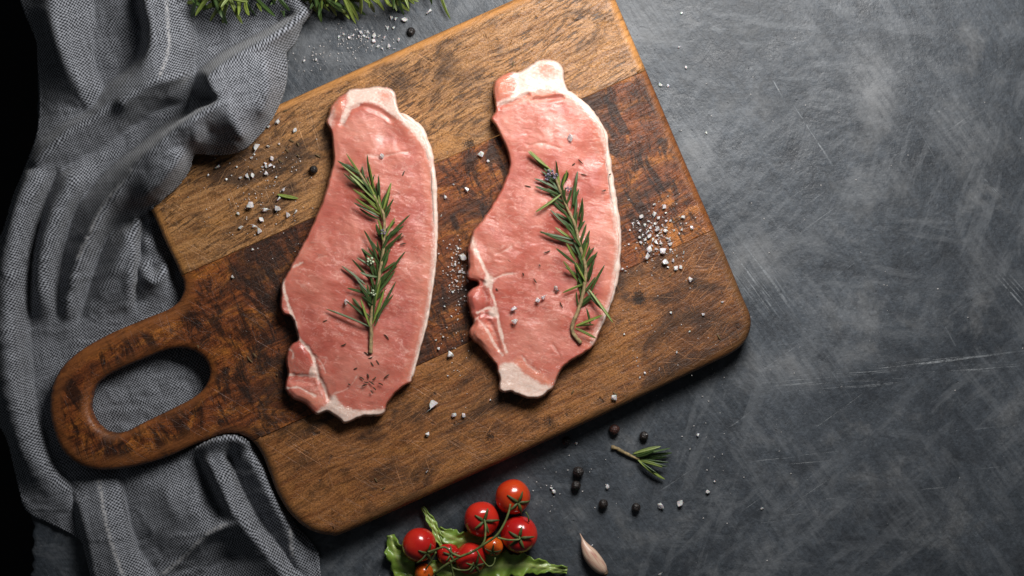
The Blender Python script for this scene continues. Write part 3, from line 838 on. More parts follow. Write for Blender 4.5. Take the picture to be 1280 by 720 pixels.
def build_steak(out, name, label, side):
    out = np.array(out, float)
    ring = catmull(out, True, 2)
    # ragged little notches along the cut edge
    k = np.arange(len(ring)); cen = ring.mean(0)
    jit = (fbm(k / 3.0, k * 0 + side * 9, 4, 3) - 0.5) * 2.4
    dirv = (ring - cen) / np.linalg.norm(ring - cen, axis=1, keepdims=True)
    ring = ring + dirv * jit[:, None]
    X, Y, sd, q = grid_in(ring, 1.0)
    fat = np.zeros(len(X)); deep = np.zeros(len(X)); org = np.zeros(len(X)); g = np.zeros(len(X))
    if side == 0:
        fat = np.maximum(fat, poly_w(X, Y, [(436, 113), (460, 108), (490, 109), (499, 118), (500, 138), (517, 151), (530, 168), (536, 190), (528, 182), (514, 164), (498, 150), (480, 137), (464, 129), (449, 130), (438, 138), (431, 152), (426, 156), (427, 145), (433, 130)]))
        fat = np.maximum(fat, 0.55 * poly_w(X, Y, [(408, 150), (413, 136), (418, 132), (420, 142), (416, 160), (410, 158)]))
        fat = np.maximum(fat, 0.8 * path_w(X, Y, [(430, 152), (436, 138), (448, 131)], 2.5))
        for l, w, a in (([(353, 345), (356, 366), (363, 388), (369, 403), (372, 420), (383, 433), (391, 445), (395, 458), (398, 474)], 3.0, 0.95), ([(359, 468), (374, 469), (390, 470), (400, 474), (407, 488), (409, 500)], 1.6, 0.8), ([(356, 486), (372, 484), (384, 490), (394, 495)], 1.5, 0.85),
                        ([(366, 448), (366, 440), (360, 436)], 1.2, 0.7), ([(393, 444), (402, 454), (407, 466)], 0.9, 0.6), ([(366, 334), (378, 328)], 2.0, 0.7), ([(398, 322), (408, 320)], 1.2, 0.5), ([(460, 194), (476, 196), (495, 192), (510, 190)], 0.8, 0.55), ([(484, 246), (497, 243)], 0.8, 0.5)):
            fat = np.maximum(fat, 0.92 * a * path_w(X, Y, l, w * 0.7, 2.2)); g -= 0.7 * path_w(X, Y, l, w, 3)
        fat = np.maximum(fat, 0.9 * ellip(X, Y, 392, 463, 5, 9, 0.4))
        fat = np.maximum(fat, poly_w(X, Y, [(394, 516), (408, 505), (414, 494), (421, 494), (426, 505), (440, 511), (460, 513), (482, 512), (481, 522), (440, 530), (430, 533), (418, 525), (397, 522)]))
        fat = np.maximum(fat, 0.55 * poly_w(X, Y, [(352, 350), (360, 372), (366, 396), (348, 396), (346, 360)]) * 0.4)
        fat = np.maximum(fat, 0.8 * path_w(X, Y, [(532, 400), (526, 430), (519, 455), (513, 474)], 2.0))
        fat = np.maximum(fat, 0.5 * path_w(X, Y, [(418, 492), (430, 488), (440, 480), (446, 470)], 1.2))
        org = np.maximum(org, ellip(X, Y, 480, 121, 11, 8)); fat = fat * (1 - 0.55 * ellip(X, Y, 480, 121, 11, 8, 0, 0.9))
        org = np.maximum(org, 0.9 * ellip(X, Y, 421, 132, 9, 13)); org = np.maximum(org, 0.6 * path_w(X, Y, [(512, 158), (526, 178), (533, 205), (537, 250)], 6, 5))
        org = np.maximum(org, 0.5 * ellip(X, Y, 390, 500, 18, 8, 0.3)); fat = fat * (1 - 0.8 * ellip(X, Y, 458, 141, 16, 8, 0.2))
        deep = np.maximum(deep, 0.45 * ellip(X, Y, 458, 141, 16, 8, 0.2)); deep = np.maximum(deep, 0.7 * ellip(X, Y, 491, 172, 13, 10, 0, 0.7))
        deep = np.maximum(deep, 0.5 * ellip(X, Y, 376, 472, 18, 6, 0.05)); deep = np.maximum(deep, 0.4 * ellip(X, Y, 380, 445, 9, 12))
        deep = np.maximum(deep, 0.45 * ellip(X, Y, 450, 410, 55, 80, 0.2, 0.8))
        g += 3.5 * ellip(X, Y, 420, 132, 10, 14) - 3.0 * path_w(X, Y, [(428, 155), (436, 140), (450, 133), (470, 137), (490, 150)], 2, 4) - 4 * ellip(X, Y, 490, 170, 16, 12, 0, .8)
        g -= 3.0 * path_w(X, Y, [(370, 424), (384, 436), (393, 450), (400, 476), (412, 500)], 1.5, 4) + 2.0 * path_w(X, Y, [(357, 467), (374, 470), (392, 471)], 1.5, 4)
        g += 1.5 * ellip(X, Y, 440, 125, 30, 10)
        g += 5.5 * ellip(X, Y, 375, 447, 12, 17, 0.2, .8) + 5.0 * ellip(X, Y, 381, 496, 20, 13, 0.5, .8) - 3 * ellip(X, Y, 374, 475, 16, 5, .05, .8)
    else:
        fat = np.maximum(fat, poly_w(X, Y, [(640, 88), (666, 76), (672, 72), (700, 74), (709, 90), (710, 106), (724, 121), (742, 140), (752, 156), (742, 150), (724, 132), (706, 120), (690, 112), (674, 110), (660, 116), (640, 126), (624, 131), (620, 128), (634, 122), (644, 111), (644, 100)]))
        org = np.maximum(org, ellip(X, Y, 629, 107, 13, 16, 0.3)); fat = fat * (1 - 0.9 * ellip(X, Y, 628, 106, 13, 15, 0.3))
        org = np.maximum(org, 0.9 * ellip(X, Y, 684, 86, 12, 9)); fat = fat * (1 - 0.55 * ellip(X, Y, 684, 86, 12, 9, 0, 0.9))
        fat = np.maximum(fat, 0.85 * path_w(X, Y, [(622, 131), (642, 124), (658, 115), (676, 110), (690, 112)], 2.0))
        fat = np.maximum(fat, 0.35 * path_w(X, Y, [(630, 137), (650, 130), (664, 122)], 3.0))
        for l, w, a in (([(589, 298), (596, 314), (604, 332), (611, 348), (614, 364), (619, 380), (622, 396), (627, 420), (633, 440)], 2.4, 0.95), ([(597, 391), (612, 385), (621, 394)], 1.8, 0.85), ([(617, 349), (628, 344), (640, 342)], 1.2, 0.7),
                        ([(597, 398), (608, 412), (618, 430), (628, 444)], 1.4, 0.8), ([(592, 402), (598, 396)], 1.0, 0.6), ([(652, 444), (660, 456), (672, 464)], 1.0, 0.55), ([(620, 318), (630, 314), (640, 308)], 1.0, 0.5), ([(660, 182), (680, 180), (700, 186)], 1.0, 0.5), ([(690, 430), (700, 445)], 0.8, 0.4), ([(740, 438), (722, 446), (704, 460), (694, 478)], 1.3, 0.6)):
            fat = np.maximum(fat, 0.92 * a * path_w(X, Y, l, w * 0.7, 2.2)); g -= 0.7 * path_w(X, Y, l, w, 3)
        fat = np.maximum(fat, 0.95 * ellip(X, Y, 611, 351, 6, 9, 0.3)); fat = np.maximum(fat, 0.9 * ellip(X, Y, 617, 390, 6, 7)); fat = np.maximum(fat, 0.6 * ellip(X, Y, 592, 306, 5, 16, -0.25))
        fat = np.maximum(fat, poly_w(X, Y, [(624, 458), (634, 453), (646, 455), (655, 466), (672, 477), (694, 484), (690, 494), (668, 502), (640, 495), (620, 492), (620, 472)]))
        org = np.maximum(org, 0.95 * path_w(X, Y, [(648, 452), (662, 464), (684, 479)], 5, 4)); org = np.maximum(org, 0.6 * ellip(X, Y, 604, 420, 14, 22, -0.5)); org = np.maximum(org, 0.5 * ellip(X, Y, 596, 335, 9, 16))
        org = np.maximum(org, 0.6 * ellip(X, Y, 674, 120, 18, 6, -0.1))
        deep = np.maximum(deep, 0.9 * path_w(X, Y, [(667, 124), (680, 123), (694, 121), (702, 121)], 1.6, 3)); deep = np.maximum(deep, 0.6 * ellip(X, Y, 700, 134, 24, 9, 0.3, .7))
        deep = np.maximum(deep, 0.9 * ellip(X, Y, 600, 353, 5, 4)); deep = np.maximum(deep, 0.8 * path_w(X, Y, [(604, 362), (607, 374)], 2.5, 3)); deep = np.maximum(deep, 0.7 * path_w(X, Y, [(612, 402), (618, 416), (623, 434)], 1.5, 3))
        deep = np.maximum(deep, 0.5 * path_w(X, Y, [(600, 390), (610, 396), (618, 404)], 3, 4)); deep = np.maximum(deep, 0.35 * ellip(X, Y, 690, 380, 60, 70, 0.2, .8))
        g += 4 * ellip(X, Y, 628, 106, 14, 16) - 4.5 * path_w(X, Y, [(620, 134), (640, 128), (660, 119)], 1.2, 4) - 4 * path_w(X, Y, [(666, 125), (684, 124), (702, 122)], 1.2, 4)
        g -= 4 * path_w(X, Y, [(612, 402), (619, 418), (624, 436)], 1.2, 3.5) + 6 * ellip(X, Y, 599, 354, 7, 4) + 3 * path_w(X, Y, [(603, 360), (608, 376), (604, 388)], 2, 4) + 2.5 * path_w(X, Y, [(596, 396), (606, 392), (616, 396)], 1.5, 3)
        g += 2 * ellip(X, Y, 685, 86, 14, 10)
        g += 5.0 * ellip(X, Y, 595, 328, 9, 20, -0.2, .8) + 6.0 * ellip(X, Y, 592, 377, 9, 13, 0, .8) + 6.5 * ellip(X, Y, 602, 418, 11, 22, -0.55, .8)
    # marbling: short pale wisps, running slightly uphill to the right
    ang = -0.28 if side == 0 else -0.12
    wx = X + 9 * (fbm(X / 30, Y / 30, 5) - 0.5) * 2; wy = Y + 9 * (fbm(X / 30, Y / 30, 6) - 0.5) * 2
    rx = wx * math.cos(ang) - wy * math.sin(ang); ry = wx * math.sin(ang) + wy * math.cos(ang)
    s1 = 1 - 2 * np.abs(fbm(rx / 24, ry / 6, 11 + side, 3) - 0.5)
    st = sstep(0.93, 0.99, s1) * sstep(0.42, 0.62, fbm(X / 24, Y / 18, 21 + side, 3))
    s2 = sstep(0.66, 0.80, fbm(rx / 13, ry / 4.2, 41 + side, 2))
    s3 = 1 - 2 * np.abs(fbm(rx / 16 + 5, ry / 5, 51 + side, 3) - 0.5)
    st3 = sstep(0.93, 0.995, s3) * sstep(0.40, 0.60, fbm(X / 30, Y / 24, 23 + side, 3))
    streak = np.clip(0.9 * st + 0.08 * s2 + 0.8 * st3, 0, 1)
    streak *= sstep(5, 14, sd)
    if side == 0: rp = [(500, 141), (514, 151), (524, 161), (532, 177), (538, 199), (542, 221), (544, 285), (543, 320), (540, 352), (535, 388), (523, 440), (513, 475)]
    else: rp = [(708, 112), (730, 132), (748, 156), (757, 184), (765, 236), (772, 295), (772, 320), (765, 366), (754, 397), (741, 429)]
    fat = np.maximum(fat, 0.6 * path_w(X, Y, rp, 4.5, 4.0))
    org = np.maximum(org, 0.55 * path_w(X, Y, rp, 11, 6.0) * (1 - fat))
    # form
    dr, _, _ = seg_dist(X, Y, catmull(rp, False, 3), False)
    e = np.clip(sd / (3.6 - 1.0 * sstep(16, 8, dr)), 0, 1)
    prof = np.sqrt(np.clip(1 - (1 - e) ** 2.3, 0, 1))
    body = ST + 4.5 * (fbm(X / 75, Y / 75, 61 + side, 3) - 0.5) * 2 - 1.5 * sstep(60, 0, sd)
    fibre = (fbm(rx / 15, ry / 5, 71, 3) - 0.5) * 0.45 + (fbm(X / 22, Y / 22, 81, 3) - 0.5) * 2.4
    Z = BT + 0.15 + prof * (body + 0.6 * g * sstep(2, 8, sd) + fibre * sstep(3, 9, sd))
    root = thing(name, label, 'pork steak', W(out[:, 0].mean(), out[:, 1].mean(), BT), 'raw pork steaks on the board')
    n = len(X)
    top = Wa(X, Y, Z); bot = Wa(X, Y, np.full(n, BT + 0.15))
    border = sd <= 1e-9
    remap = np.arange(n) + n; remap[border] = np.arange(n)[border]
    v = np.concatenate([top, bot])
    f = np.concatenate([q[:, ::-1], remap[q]])
    o = part('lean_meat', root, v, f, M['meat'])
    for nm, a_ in (('fat', fat), ('deep', deep), ('orange', org), ('streak', streak)):
        attr(o.data, nm, np.concatenate([a_, a_]))
    # the band of fat along the back of the chop: a strip of its own
    if side == 0:
        path = [(500, 141), (514, 151), (524, 161), (531.5, 177), (537.5, 199), (541.5, 221), (543, 250), (544, 285), (543, 320), (540, 352), (535, 388), (529.5, 415), (522.5, 440), (516.5, 462), (513, 475)]
        wd = [3, 4.5, 5.0, 5.0, 5.0, 4.6, 4.2, 4.0, 4.0, 3.6, 3.2, 2.8, 2.6, 2.8, 3.6]
    else:
        path = [(708, 112), (718, 122), (730, 132), (740, 144), (748, 156), (755, 167), (757.5, 184), (761, 208), (765, 236), (769, 265), (771.5, 295), (771.5, 320), (769, 346), (765, 366), (760, 382), (754, 397), (747, 415), (741, 429)]
        wd = [3, 4.5, 5, 5, 4.8, 4.8, 4.4, 4.4, 4.8, 5.2, 5.6, 5.4, 4.8, 4.4, 4.0, 3.4, 3.0, 2.6]
    pp = catmull([(a[0], a[1], b) for a, b in zip(path, wd)], False, 2.0)
    verts = []; faces = []; sg = 14
    for i, (x, y, r) in enumerate(pp):
        a = pp[max(i - 1, 0)]; b = pp[min(i + 1, len(pp) - 1)]
        d = np.array([b[0] - a[0], b[1] - a[1]]); d /= np.linalg.norm(d); nn = np.array([-d[1], d[0]])
        r = 0.85 * r * (1 + 0.35 * (fbm(np.array([i / 5.0]), np.array([side * 3.0]), 12)[0] - 0.5) * 2)
        tp = min(1.0, i / 4.0, (len(pp) - 1 - i) / 4.0); tp = max(tp, 0.15)
        hh = (ST - 1.6) * (0.72 + 0.28 * tp) + 1.6 * (fbm(np.array([i / 8.0]), np.array([side * 5.0]), 14)[0] - 0.5) * 2
        for k in range(sg):
            t = 2 * math.pi * k / sg
            c, s_ = math.cos(t), math.sin(t)
            ox = math.copysign(abs(c) ** 0.75, c) * r * tp; oz = hh * 0.5 + math.copysign(abs(s_) ** 0.45, s_) * hh * 0.5
            lump = 1 + 0.10 * (vnoise(np.array([i / 2.2]), np.array([k * 0.9]), 15 + side)[0] - 0.5) * 2
            verts.append(W(x + nn[0] * ox * lump, y + nn[1] * ox * lump, BT + 0.3 + oz))
    m = len(pp)
    for i in range(m - 1):
        for k in range(sg):
            faces.append((i * sg + k, i * sg + (k + 1) % sg, (i + 1) * sg + (k + 1) % sg, (i + 1) * sg + k))
    faces.append(tuple(range(sg))); faces.append(tuple((m - 1) * sg + k for k in range(sg)))
    o = part('fat_rim', root, verts, faces, M['fat']); bm_fix(o)
    return root
build_steak(STEAK_L, 'pork_steak', 'left raw pork steak, lying nearer the napkin and handle', 0)
build_steak(STEAK_R, 'pork_steak', 'right raw pork steak, with a white fat end and notched left side', 1)
TOPZ = BT + ST

# ------------------------------------------------------------------ rosemary
def needle_mesh(name, bend, twist, mat, blunt=0.0):
    ts = [0, 0.06, 0.2, 0.4, 0.6, 0.8, 0.93, 1.0]
    ws = [0.35, 0.55, 0.85, 1.0, 1.0, 0.85, 0.55, 0.12]
    sec = [(-1, 0.0, 0.3), (-0.62, 0.42, 0), (-0.2, 0.32, 0.5), (0.0, 0.20, 1.0), (0.2, 0.32, 0.5), (0.62, 0.42, 0), (1, 0.0, 0.3), (0.45, -0.35, 0.8), (-0.45, -0.35, 0.8)]
    v = []; f = []; rib = []
    for t, w in zip(ts, ws):
        a = twist * t; ca, sa = math.cos(a), math.sin(a)
        for y, z, r in sec:
            y2 = (y * ca - z * sa) * w; z2 = (y * sa + z * ca) * w
            v.append((t, y2, z2)); rib.append(r if 0.1 < t < 0.97 else 0.6)
    n = len(sec)
    # the bend is along Y and Z, in units of the length; stored in a separate pass since Y/Z are scaled by the width
    for i in range(len(ts) - 1):
        for k in range(n):
            f.append((i * n + k, i * n + (k + 1) % n, (i + 1) * n + (k + 1) % n, (i + 1) * n + k))
    f.append(tuple(range(n))); f.append(tuple((len(ts) - 1) * n + k for k in range(n)))
    by, bz = bend
    v = [(x, y + by * 4 * x * (1 - x), z + bz * 4 * x * (1 - x)) for x, y, z in v]
    me = new_mesh(name, v, f, mat)
    attr(me, 'rib', rib)
    import bmesh
    bm = bmesh.new(); bm.from_mesh(me); bmesh.ops.recalc_face_normals(bm, faces=bm.faces); bm.to_mesh(me); bm.free()
    return me
NEED = {}
for key in ('needle_dark', 'needle_light', 'needle_dry', 'needle_dry_dark'):
    NEED[key] = [needle_mesh('needle', (by, bz), tw, M[key]) for by, bz, tw in ((0.0, 0.5, 0.2), (0.6, 0.4, -0.3), (-0.6, 0.5, 0.4), (0.3, 0.8, 0.0), (-0.3, 0.2, 0.7), (0.9, 0.5, 0.3), (-0.9, 0.4, -0.4))]

def place_needle(parent, a, b, width, key, name='needle', roll=None):
    a = Vector(a); b = Vector(b); d = b - a
    rot = d.to_track_quat('X', 'Z').to_matrix().to_4x4() @ Matrix.Rotation(random.uniform(-0.7, 0.7) if roll is None else roll, 4, 'X')
    L = d.length; w = width * S * 0.5
    o = put(name, random.choice(NEED[key]), parent)
    base = Vector((0, 0, 0)); p = parent
    while p is not None:
        base = base + p.location; p = p.parent
    m = Matrix.Translation(a - base) @ rot @ Matrix.Diagonal((L, w, w * 0.9, 1))
    o.matrix_local = m
    return o

def stem_part(root, pts, r0, r1, name='stem'):
    p = catmull(pts, False, 4)
    P = [W(x, y, z) for x, y, z in p]
    rad = [(r0 + (r1 - r0) * i / (len(P) - 1)) * S * (1 + 0.12 * math.sin(i * 2.3)) for i in range(len(P))]
    v, f = tube(P, rad, 7)
    return part(name, root, v, f, M['stem'])

def bud_part(root, x, y, z, r, mat, name='flower_bud'):
    v = []; f = []
    for k in range(6):
        a = k * 2.4 + x; c = W(x + r * 0.7 * math.cos(a) * (k > 0), y + r * 0.7 * math.sin(a) * (k > 0), z + r * 0.3 * (k % 3))
        b = len(v); n1, n2 = 5, 6
        rr = r * S * (0.30 + 0.10 * (k % 2))
        for i in range(n1 + 1):
            th = math.pi * i / n1
            for j in range(n2):
                ph = 2 * math.pi * j / n2
                v.append((c.x + rr * math.sin(th) * math.cos(ph), c.y + rr * math.sin(th) * math.sin(ph), c.z + rr * 1.2 * math.cos(th)))
        for i in range(n1):
            for j in range(n2):
                f.append((b + i * n2 + j, b + (i + 1) * n2 + j, b + (i + 1) * n2 + (j + 1) % n2, b + i * n2 + (j + 1) % n2))
    return part(name, root, v, f, mat)

def sprig(label, stem, needles, buds, zbase, group, loc, light=0.25, wid=5.0, fill=0):
    root = thing('rosemary_sprig', label, 'rosemary', W(*loc), group)
    stem_part(root, stem, 2.6, 1.5)
    for (x0, y0, x1, y1, *opt) in needles:
        key = 'needle_light' if (opt and opt[0]) or random.random() < light else 'needle_dark'
        z0 = zbase + random.uniform(3, 7); z1 = zbase + random.uniform(3.5, 15)
        place_needle(root, W(x0, y0, z0), W(x1, y1, z1), wid * random.uniform(0.85, 1.15), key)
    sp = catmull(stem, False, 3)
    for i in range(fill):
        j = random.randrange(int(len(sp) * 0.22), len(sp) - 2)
        p = sp[j]; d = (sp[min(j + 2, len(sp) - 1)] - sp[j - 2])[:2]; d = d / max(np.linalg.norm(d), 1e-6)
        sgn = random.choice((-1, 1)); an = random.uniform(0.25, 0.8) * sgn
        c, s_ = math.cos(an), math.sin(an); dx, dy = d[0] * c - d[1] * s_, d[0] * s_ + d[1] * c
        L = random.uniform(14, 30)
        place_needle(root, W(p[0], p[1], zbase + 2), W(p[0] + dx * L, p[1] + dy * L, zbase + random.uniform(2.0, 9)), wid * random.uniform(0.7, 1.0), 'needle_dark')
    for x, y, r, pale in buds:
        bud_part(root, x, y, zbase + 8, r, M['bud_pale'] if pale else M['bud'])
    return root

sprig('rosemary sprig lying on the left pork steak',
      [(463, 442, TOPZ + 2), (464, 415, TOPZ + 3), (463, 403, TOPZ + 4), (467, 378, TOPZ + 5), (473, 350, TOPZ + 6), (478, 320, TOPZ + 6), (480, 298, TOPZ + 6), (480, 272, TOPZ + 6), (474, 256, TOPZ + 6), (462, 236, TOPZ + 6), (448, 214, TOPZ + 6)],
      [(470, 250, 433, 192, 1), (456, 221, 422, 201), (466, 240, 427, 206, 1), (468, 247, 429, 216), (470, 252, 437, 219, 1), (467, 238, 459, 193), (470, 246, 461, 203, 1), (475, 252, 473, 219), (479, 262, 489, 228), (480, 276, 488, 240), (477, 262, 484, 241),
       (475, 265, 450, 240, 1), (475, 268, 445, 248), (474, 271, 442, 253), (474, 274, 449, 260), (470, 250, 452, 224), (472, 258, 441, 236, 1), (472, 254, 457, 222, 1), (478, 272, 468, 240, 1), (479, 276, 473, 244),
       (480, 302, 513, 268), (481, 298, 497, 285), (482, 296, 494, 272), (478, 300, 472, 274), (480, 306, 505, 282), (476, 296, 470, 280),
       (471, 322, 455, 288), (468, 322, 452, 310), (480, 313, 503, 291), (475, 318, 490, 288), (457, 356, 427, 332), (464, 352, 440, 324), (467, 345, 452, 311), (472, 346, 450, 340), (470, 338, 446, 322),
       (475, 360, 507, 314), (478, 350, 498, 325), (475, 345, 487, 310), (474, 334, 484, 312), (468, 370, 434, 360), (466, 380, 449, 356), (470, 384, 452, 370), (462, 408, 451, 374, 1), (464, 404, 432, 376), (461, 408, 407, 386), (465, 405, 480, 362, 1), (467, 400, 473, 342), (468, 408, 495, 352),
       (470, 396, 492, 368), (463, 396, 440, 372), (472, 366, 494, 338), (470, 374, 444, 346), (466, 390, 476, 350, 1), (462, 405, 442, 372)],
      [(463, 326, 5, 1), (467, 366, 4, 1), (479, 290, 4, 0)], TOPZ, 'rosemary sprigs on the steaks', (463, 440, TOPZ), 0.10, 3.4, 56)
sprig('rosemary sprig with lilac buds lying on the right pork steak',
      [(726, 429, TOPZ + 1), (716, 416, TOPZ + 2), (716, 404, TOPZ + 3), (722, 390, TOPZ + 4), (728, 370, TOPZ + 5), (732, 345, TOPZ + 6), (731, 328, TOPZ + 6), (725, 308, TOPZ + 6), (719, 282, TOPZ + 6), (710, 262, TOPZ + 6), (701, 240, TOPZ + 6), (693, 218, TOPZ + 6)],
      [(690, 214, 662, 188, 1), (689, 215, 664, 192), (686, 210, 660, 189, 1), (698, 238, 668, 223), (699, 244, 669, 233), (701, 243, 669, 265, 1), (699, 240, 696, 209, 1), (702, 236, 709, 212, 1), (705, 228, 710, 215), (716, 256, 722, 214), (718, 258, 719, 224), (723, 272, 728, 247), (725, 282, 728, 250),
       (712, 286, 688, 262), (718, 300, 674, 290), (714, 298, 694, 284), (722, 306, 675, 289), (720, 326, 708, 304, 1), (721, 331, 695, 310), (727, 326, 734, 303), (733, 355, 719, 328, 1), (724, 346, 706, 334), (722, 352, 704, 326), (734, 347, 743, 325), (735, 352, 741, 330),
       (737, 368, 756, 331), (733, 354, 703, 366, 1), (736, 362, 766, 403, 1), (734, 364, 755, 388), (720, 407, 753, 394, 1), (720, 408, 743, 406), (719, 410, 745, 423, 1), (738, 406, 733, 385), (704, 246, 690, 226), (708, 254, 686, 240), (712, 270, 690, 250), (714, 262, 724, 236), (720, 290, 704, 264), (728, 312, 712, 286), (729, 318, 736, 296), (726, 300, 706, 280), (730, 330, 716, 300), (716, 276, 720, 244),
       (711, 262, 702, 228), (728, 318, 714, 302)],
      [(688, 216, 5, 0), (684, 222, 4, 0), (694, 220, 4, 0), (711, 236, 3.5, 0)], TOPZ, 'rosemary sprigs on the steaks', (726, 429, TOPZ), 0.06, 3.5, 52)
sprig('small rosemary tip on the table below the board',
      [(764, 559, 3), (770, 560, 3), (781, 566, 4), (796, 573, 4), (806, 575, 4)],
      [(790, 568, 838, 560), (796, 570, 840, 566), (792, 567, 826, 558, 1), (798, 573, 834, 571), (800, 574, 834, 583), (800, 576, 828, 584), (798, 575, 831, 599, 1), (797, 575, 822, 592), (802, 574, 836, 578), (795, 570, 818, 562)],
      [], 1, None, (766, 560, 0), 0.2, 4.6, 0)

def top_bunch():
    root = thing('rosemary_bunch', 'bunch of fresh green rosemary cut off by the upper edge', 'rosemary', W(400, -30, 0))
    stems = [[(225, 2, 8), (262, -3, 10), (300, -10, 12), (360, -16, 14), (430, -20, 14), (500, -22, 14)], [(330, -24, 48), (390, -16, 50), (440, -14, 50), (490, -16, 44), (530, -22, 36)], [(280, -30, 10), (380, -34, 12), (480, -36, 12), (570, -30, 10)]]
    for s_ in stems: stem_part(root, s_, 4.5, 2.0)
    tips = [(231, 3), (244, 20), (262, 27), (284, 31), (303, 30), (320, 20), (341, 12), (252, 12), (272, 17), (296, 10), (380, 19), (402, 28), (421, 20), (445, 30), (448, 26), (457, 19), (480, 13), (496, 14), (518, 5), (437, 24), (412, 14), (396, 16), (468, 16), (430, 16), (386, 24), (366, 8), (352, 15), (512, 14), (462, 10), (278, 30), (240, 8), (505, 19), (490, 8)]
    for x, y in tips:
        if x < 340: bx, by = x + random.uniform(-22, 26), random.uniform(-14, -4)
        else: bx, by = x - random.uniform(8, 32), random.uniform(-18, -6)
        if x < 275: bx = x + random.uniform(18, 40)
        place_needle(root, W(bx, by, random.uniform(20, 60)), W(x, y, random.uniform(6, 44)), random.uniform(5.0, 6.4), 'needle_light' if random.random() < 0.8 else 'needle_dark')
    place_needle(root, W(548, -18, 14), W(563, 24, 6), 5.2, 'needle_light')
    place_needle(root, W(530, -18, 14), W(540, 6, 10), 5.0, 'needle_dark')
    for i in range(120):
        x = random.uniform(232, 540); y = random.uniform(-40, 0)
        a = random.uniform(-0.5, 2.2); L = random.uniform(22, 40)
        ey = min(y + L * math.sin(a), random.uniform(8, 24) if x < 500 else 3)
        place_needle(root, W(x, y, random.uniform(6, 66)), W(x + L * math.cos(a), ey, random.uniform(5, 76)), random.uniform(4.6, 6.2), 'needle_light' if random.random() < 0.6 else 'needle_dark')
top_bunch()

# single loose needles and dried flakes
def loose(a, b, z, w, key, label, cat, group, name):
    root_loc = W(a[0], a[1], z)
    o = place_needle(None, W(a[0], a[1], z), W(b[0], b[1], z + random.uniform(-0.2, 0.8)), w, key, name, roll=random.uniform(-.3, .3))
    tag(o, label, cat, group)
loose((347, 243), (373, 248), BT + 2.5, 4.6, 'needle_light', 'single green rosemary needle left of the left steak', 'rosemary needle', None, 'rosemary_needle')
flk = {
    'left of the left pork steak': (BT + 1.2, 'needle_dry', [(354, 140, 359, 138), (362, 174, 368, 177), (371, 178, 374, 183), (357, 186, 361, 190), (371, 193, 374, 196), (348, 199, 354, 203), (394, 193, 401, 197), (309, 445, 316, 453), (316, 441, 321, 447), (345, 468, 347, 470), (246, 431, 248, 436)]),
    'lying on the left pork steak': (TOPZ + 1.5, 'needle_dry_dark', [(503, 220, 506, 213), (403, 403, 409, 400), (426, 432, 433, 429), (480, 418, 486, 425), (455, 440, 461, 445), (460, 448, 466, 446), (463, 452, 467, 458), (470, 450, 474, 456), (449, 471, 455, 475), (452, 483, 459, 480), (461, 476, 468, 481), (459, 467, 461, 473), (470, 471, 465, 475), (473, 479, 479, 482), (455, 477, 461, 478), (466, 484, 470, 488), (480, 473, 487, 468), (463, 488, 466, 492), (435, 480, 438, 482), (442, 462, 447, 460), (480, 266, 488, 262), (497, 300, 505, 294), (500, 306, 508, 304)]),
    'lying on the right pork steak': (TOPZ + 1.5, 'needle_dry_dark', [(723, 199, 729, 205), (715, 207, 719, 204), (761, 219, 764, 217), (752, 239, 758, 237), (656, 232, 664, 234), (633, 322, 641, 328), (653, 341, 655, 345), (667, 348, 671, 354), (700, 377, 704, 385), (680, 316, 688, 313), (694, 366, 700, 362), (674, 330, 676, 333), (726, 217, 734, 219), (691, 209, 694, 202), (620, 360, 623, 363)]),
    'below and right of the steaks on the board': (BT + 1.2, 'needle_dry', [(896, 417, 901, 425), (468, 597, 472, 603), (478, 612, 482, 608), (766, 490, 772, 493), (640, 84, 642, 76), (714, 492, 717, 487), (836, 345, 839, 341)]),
}
for where, (z, key, ls) in flk.items():
    for x0, y0, x1, y1 in ls:
        loose((x0, y0), (x1, y1), z, 1.7, key, 'tiny dried rosemary flake ' + where, 'herb flake', 'dried herb flakes ' + where, 'rosemary_flake')

# ------------------------------------------------------------------ salt
def crystal_mesh(i):
    import bmesh
    bm = bmesh.new()
    r = random.Random(100 + i)
    for k in range(10):
        p = Vector((r.uniform(-1, 1), r.uniform(-1, 1), r.uniform(-1, 1)))
        p = Vector([math.copysign(abs(c) ** 0.8, c) for c in p]).normalized() * r.uniform(0.75, 1.2)
        p.x *= r.uniform(0.85, 1); p.y *= 0.72 + 0.28 * (i % 3) / 2
        bm.verts.new((p.x, p.y, p.z * 0.62 + 0.6))
    ret = bmesh.ops.convex_hull(bm, input=bm.verts)
    for v in [g for g in ret['geom_interior'] if isinstance(g, bmesh.types.BMVert)] + [v for v in bm.verts if not v.link_faces]:
        if v.is_valid: bm.verts.remove(v)
    bmesh.ops.bevel(bm, geom=list(bm.edges), offset=0.07, segments=1, affect='EDGES')
    me = bpy.data.meshes.new('salt_crystal'); bm.to_mesh(me); bm.free()
    me.materials.append(M['salt'])
    return me
CRY = [crystal_mesh(i) for i in range(10)]
CLEAR = [m.copy() for m in CRY]
for m in CLEAR: m.materials[0] = M['salt_clear']
def salt(x, y, r, z, label, group):
    o = put('salt_crystal', random.choice(CRY))
    o.location = W(x, y, z)
    o.rotation_euler = (random.uniform(-.15, .15), random.uniform(-.15, .15), random.uniform(0, 6.28))
    o.scale = (r * S, r * S, r * S)
    if z > TOPZ - 5:
        o.data = CLEAR[random.randrange(len(CLEAR))]
    tag(o, label, 'salt', group)
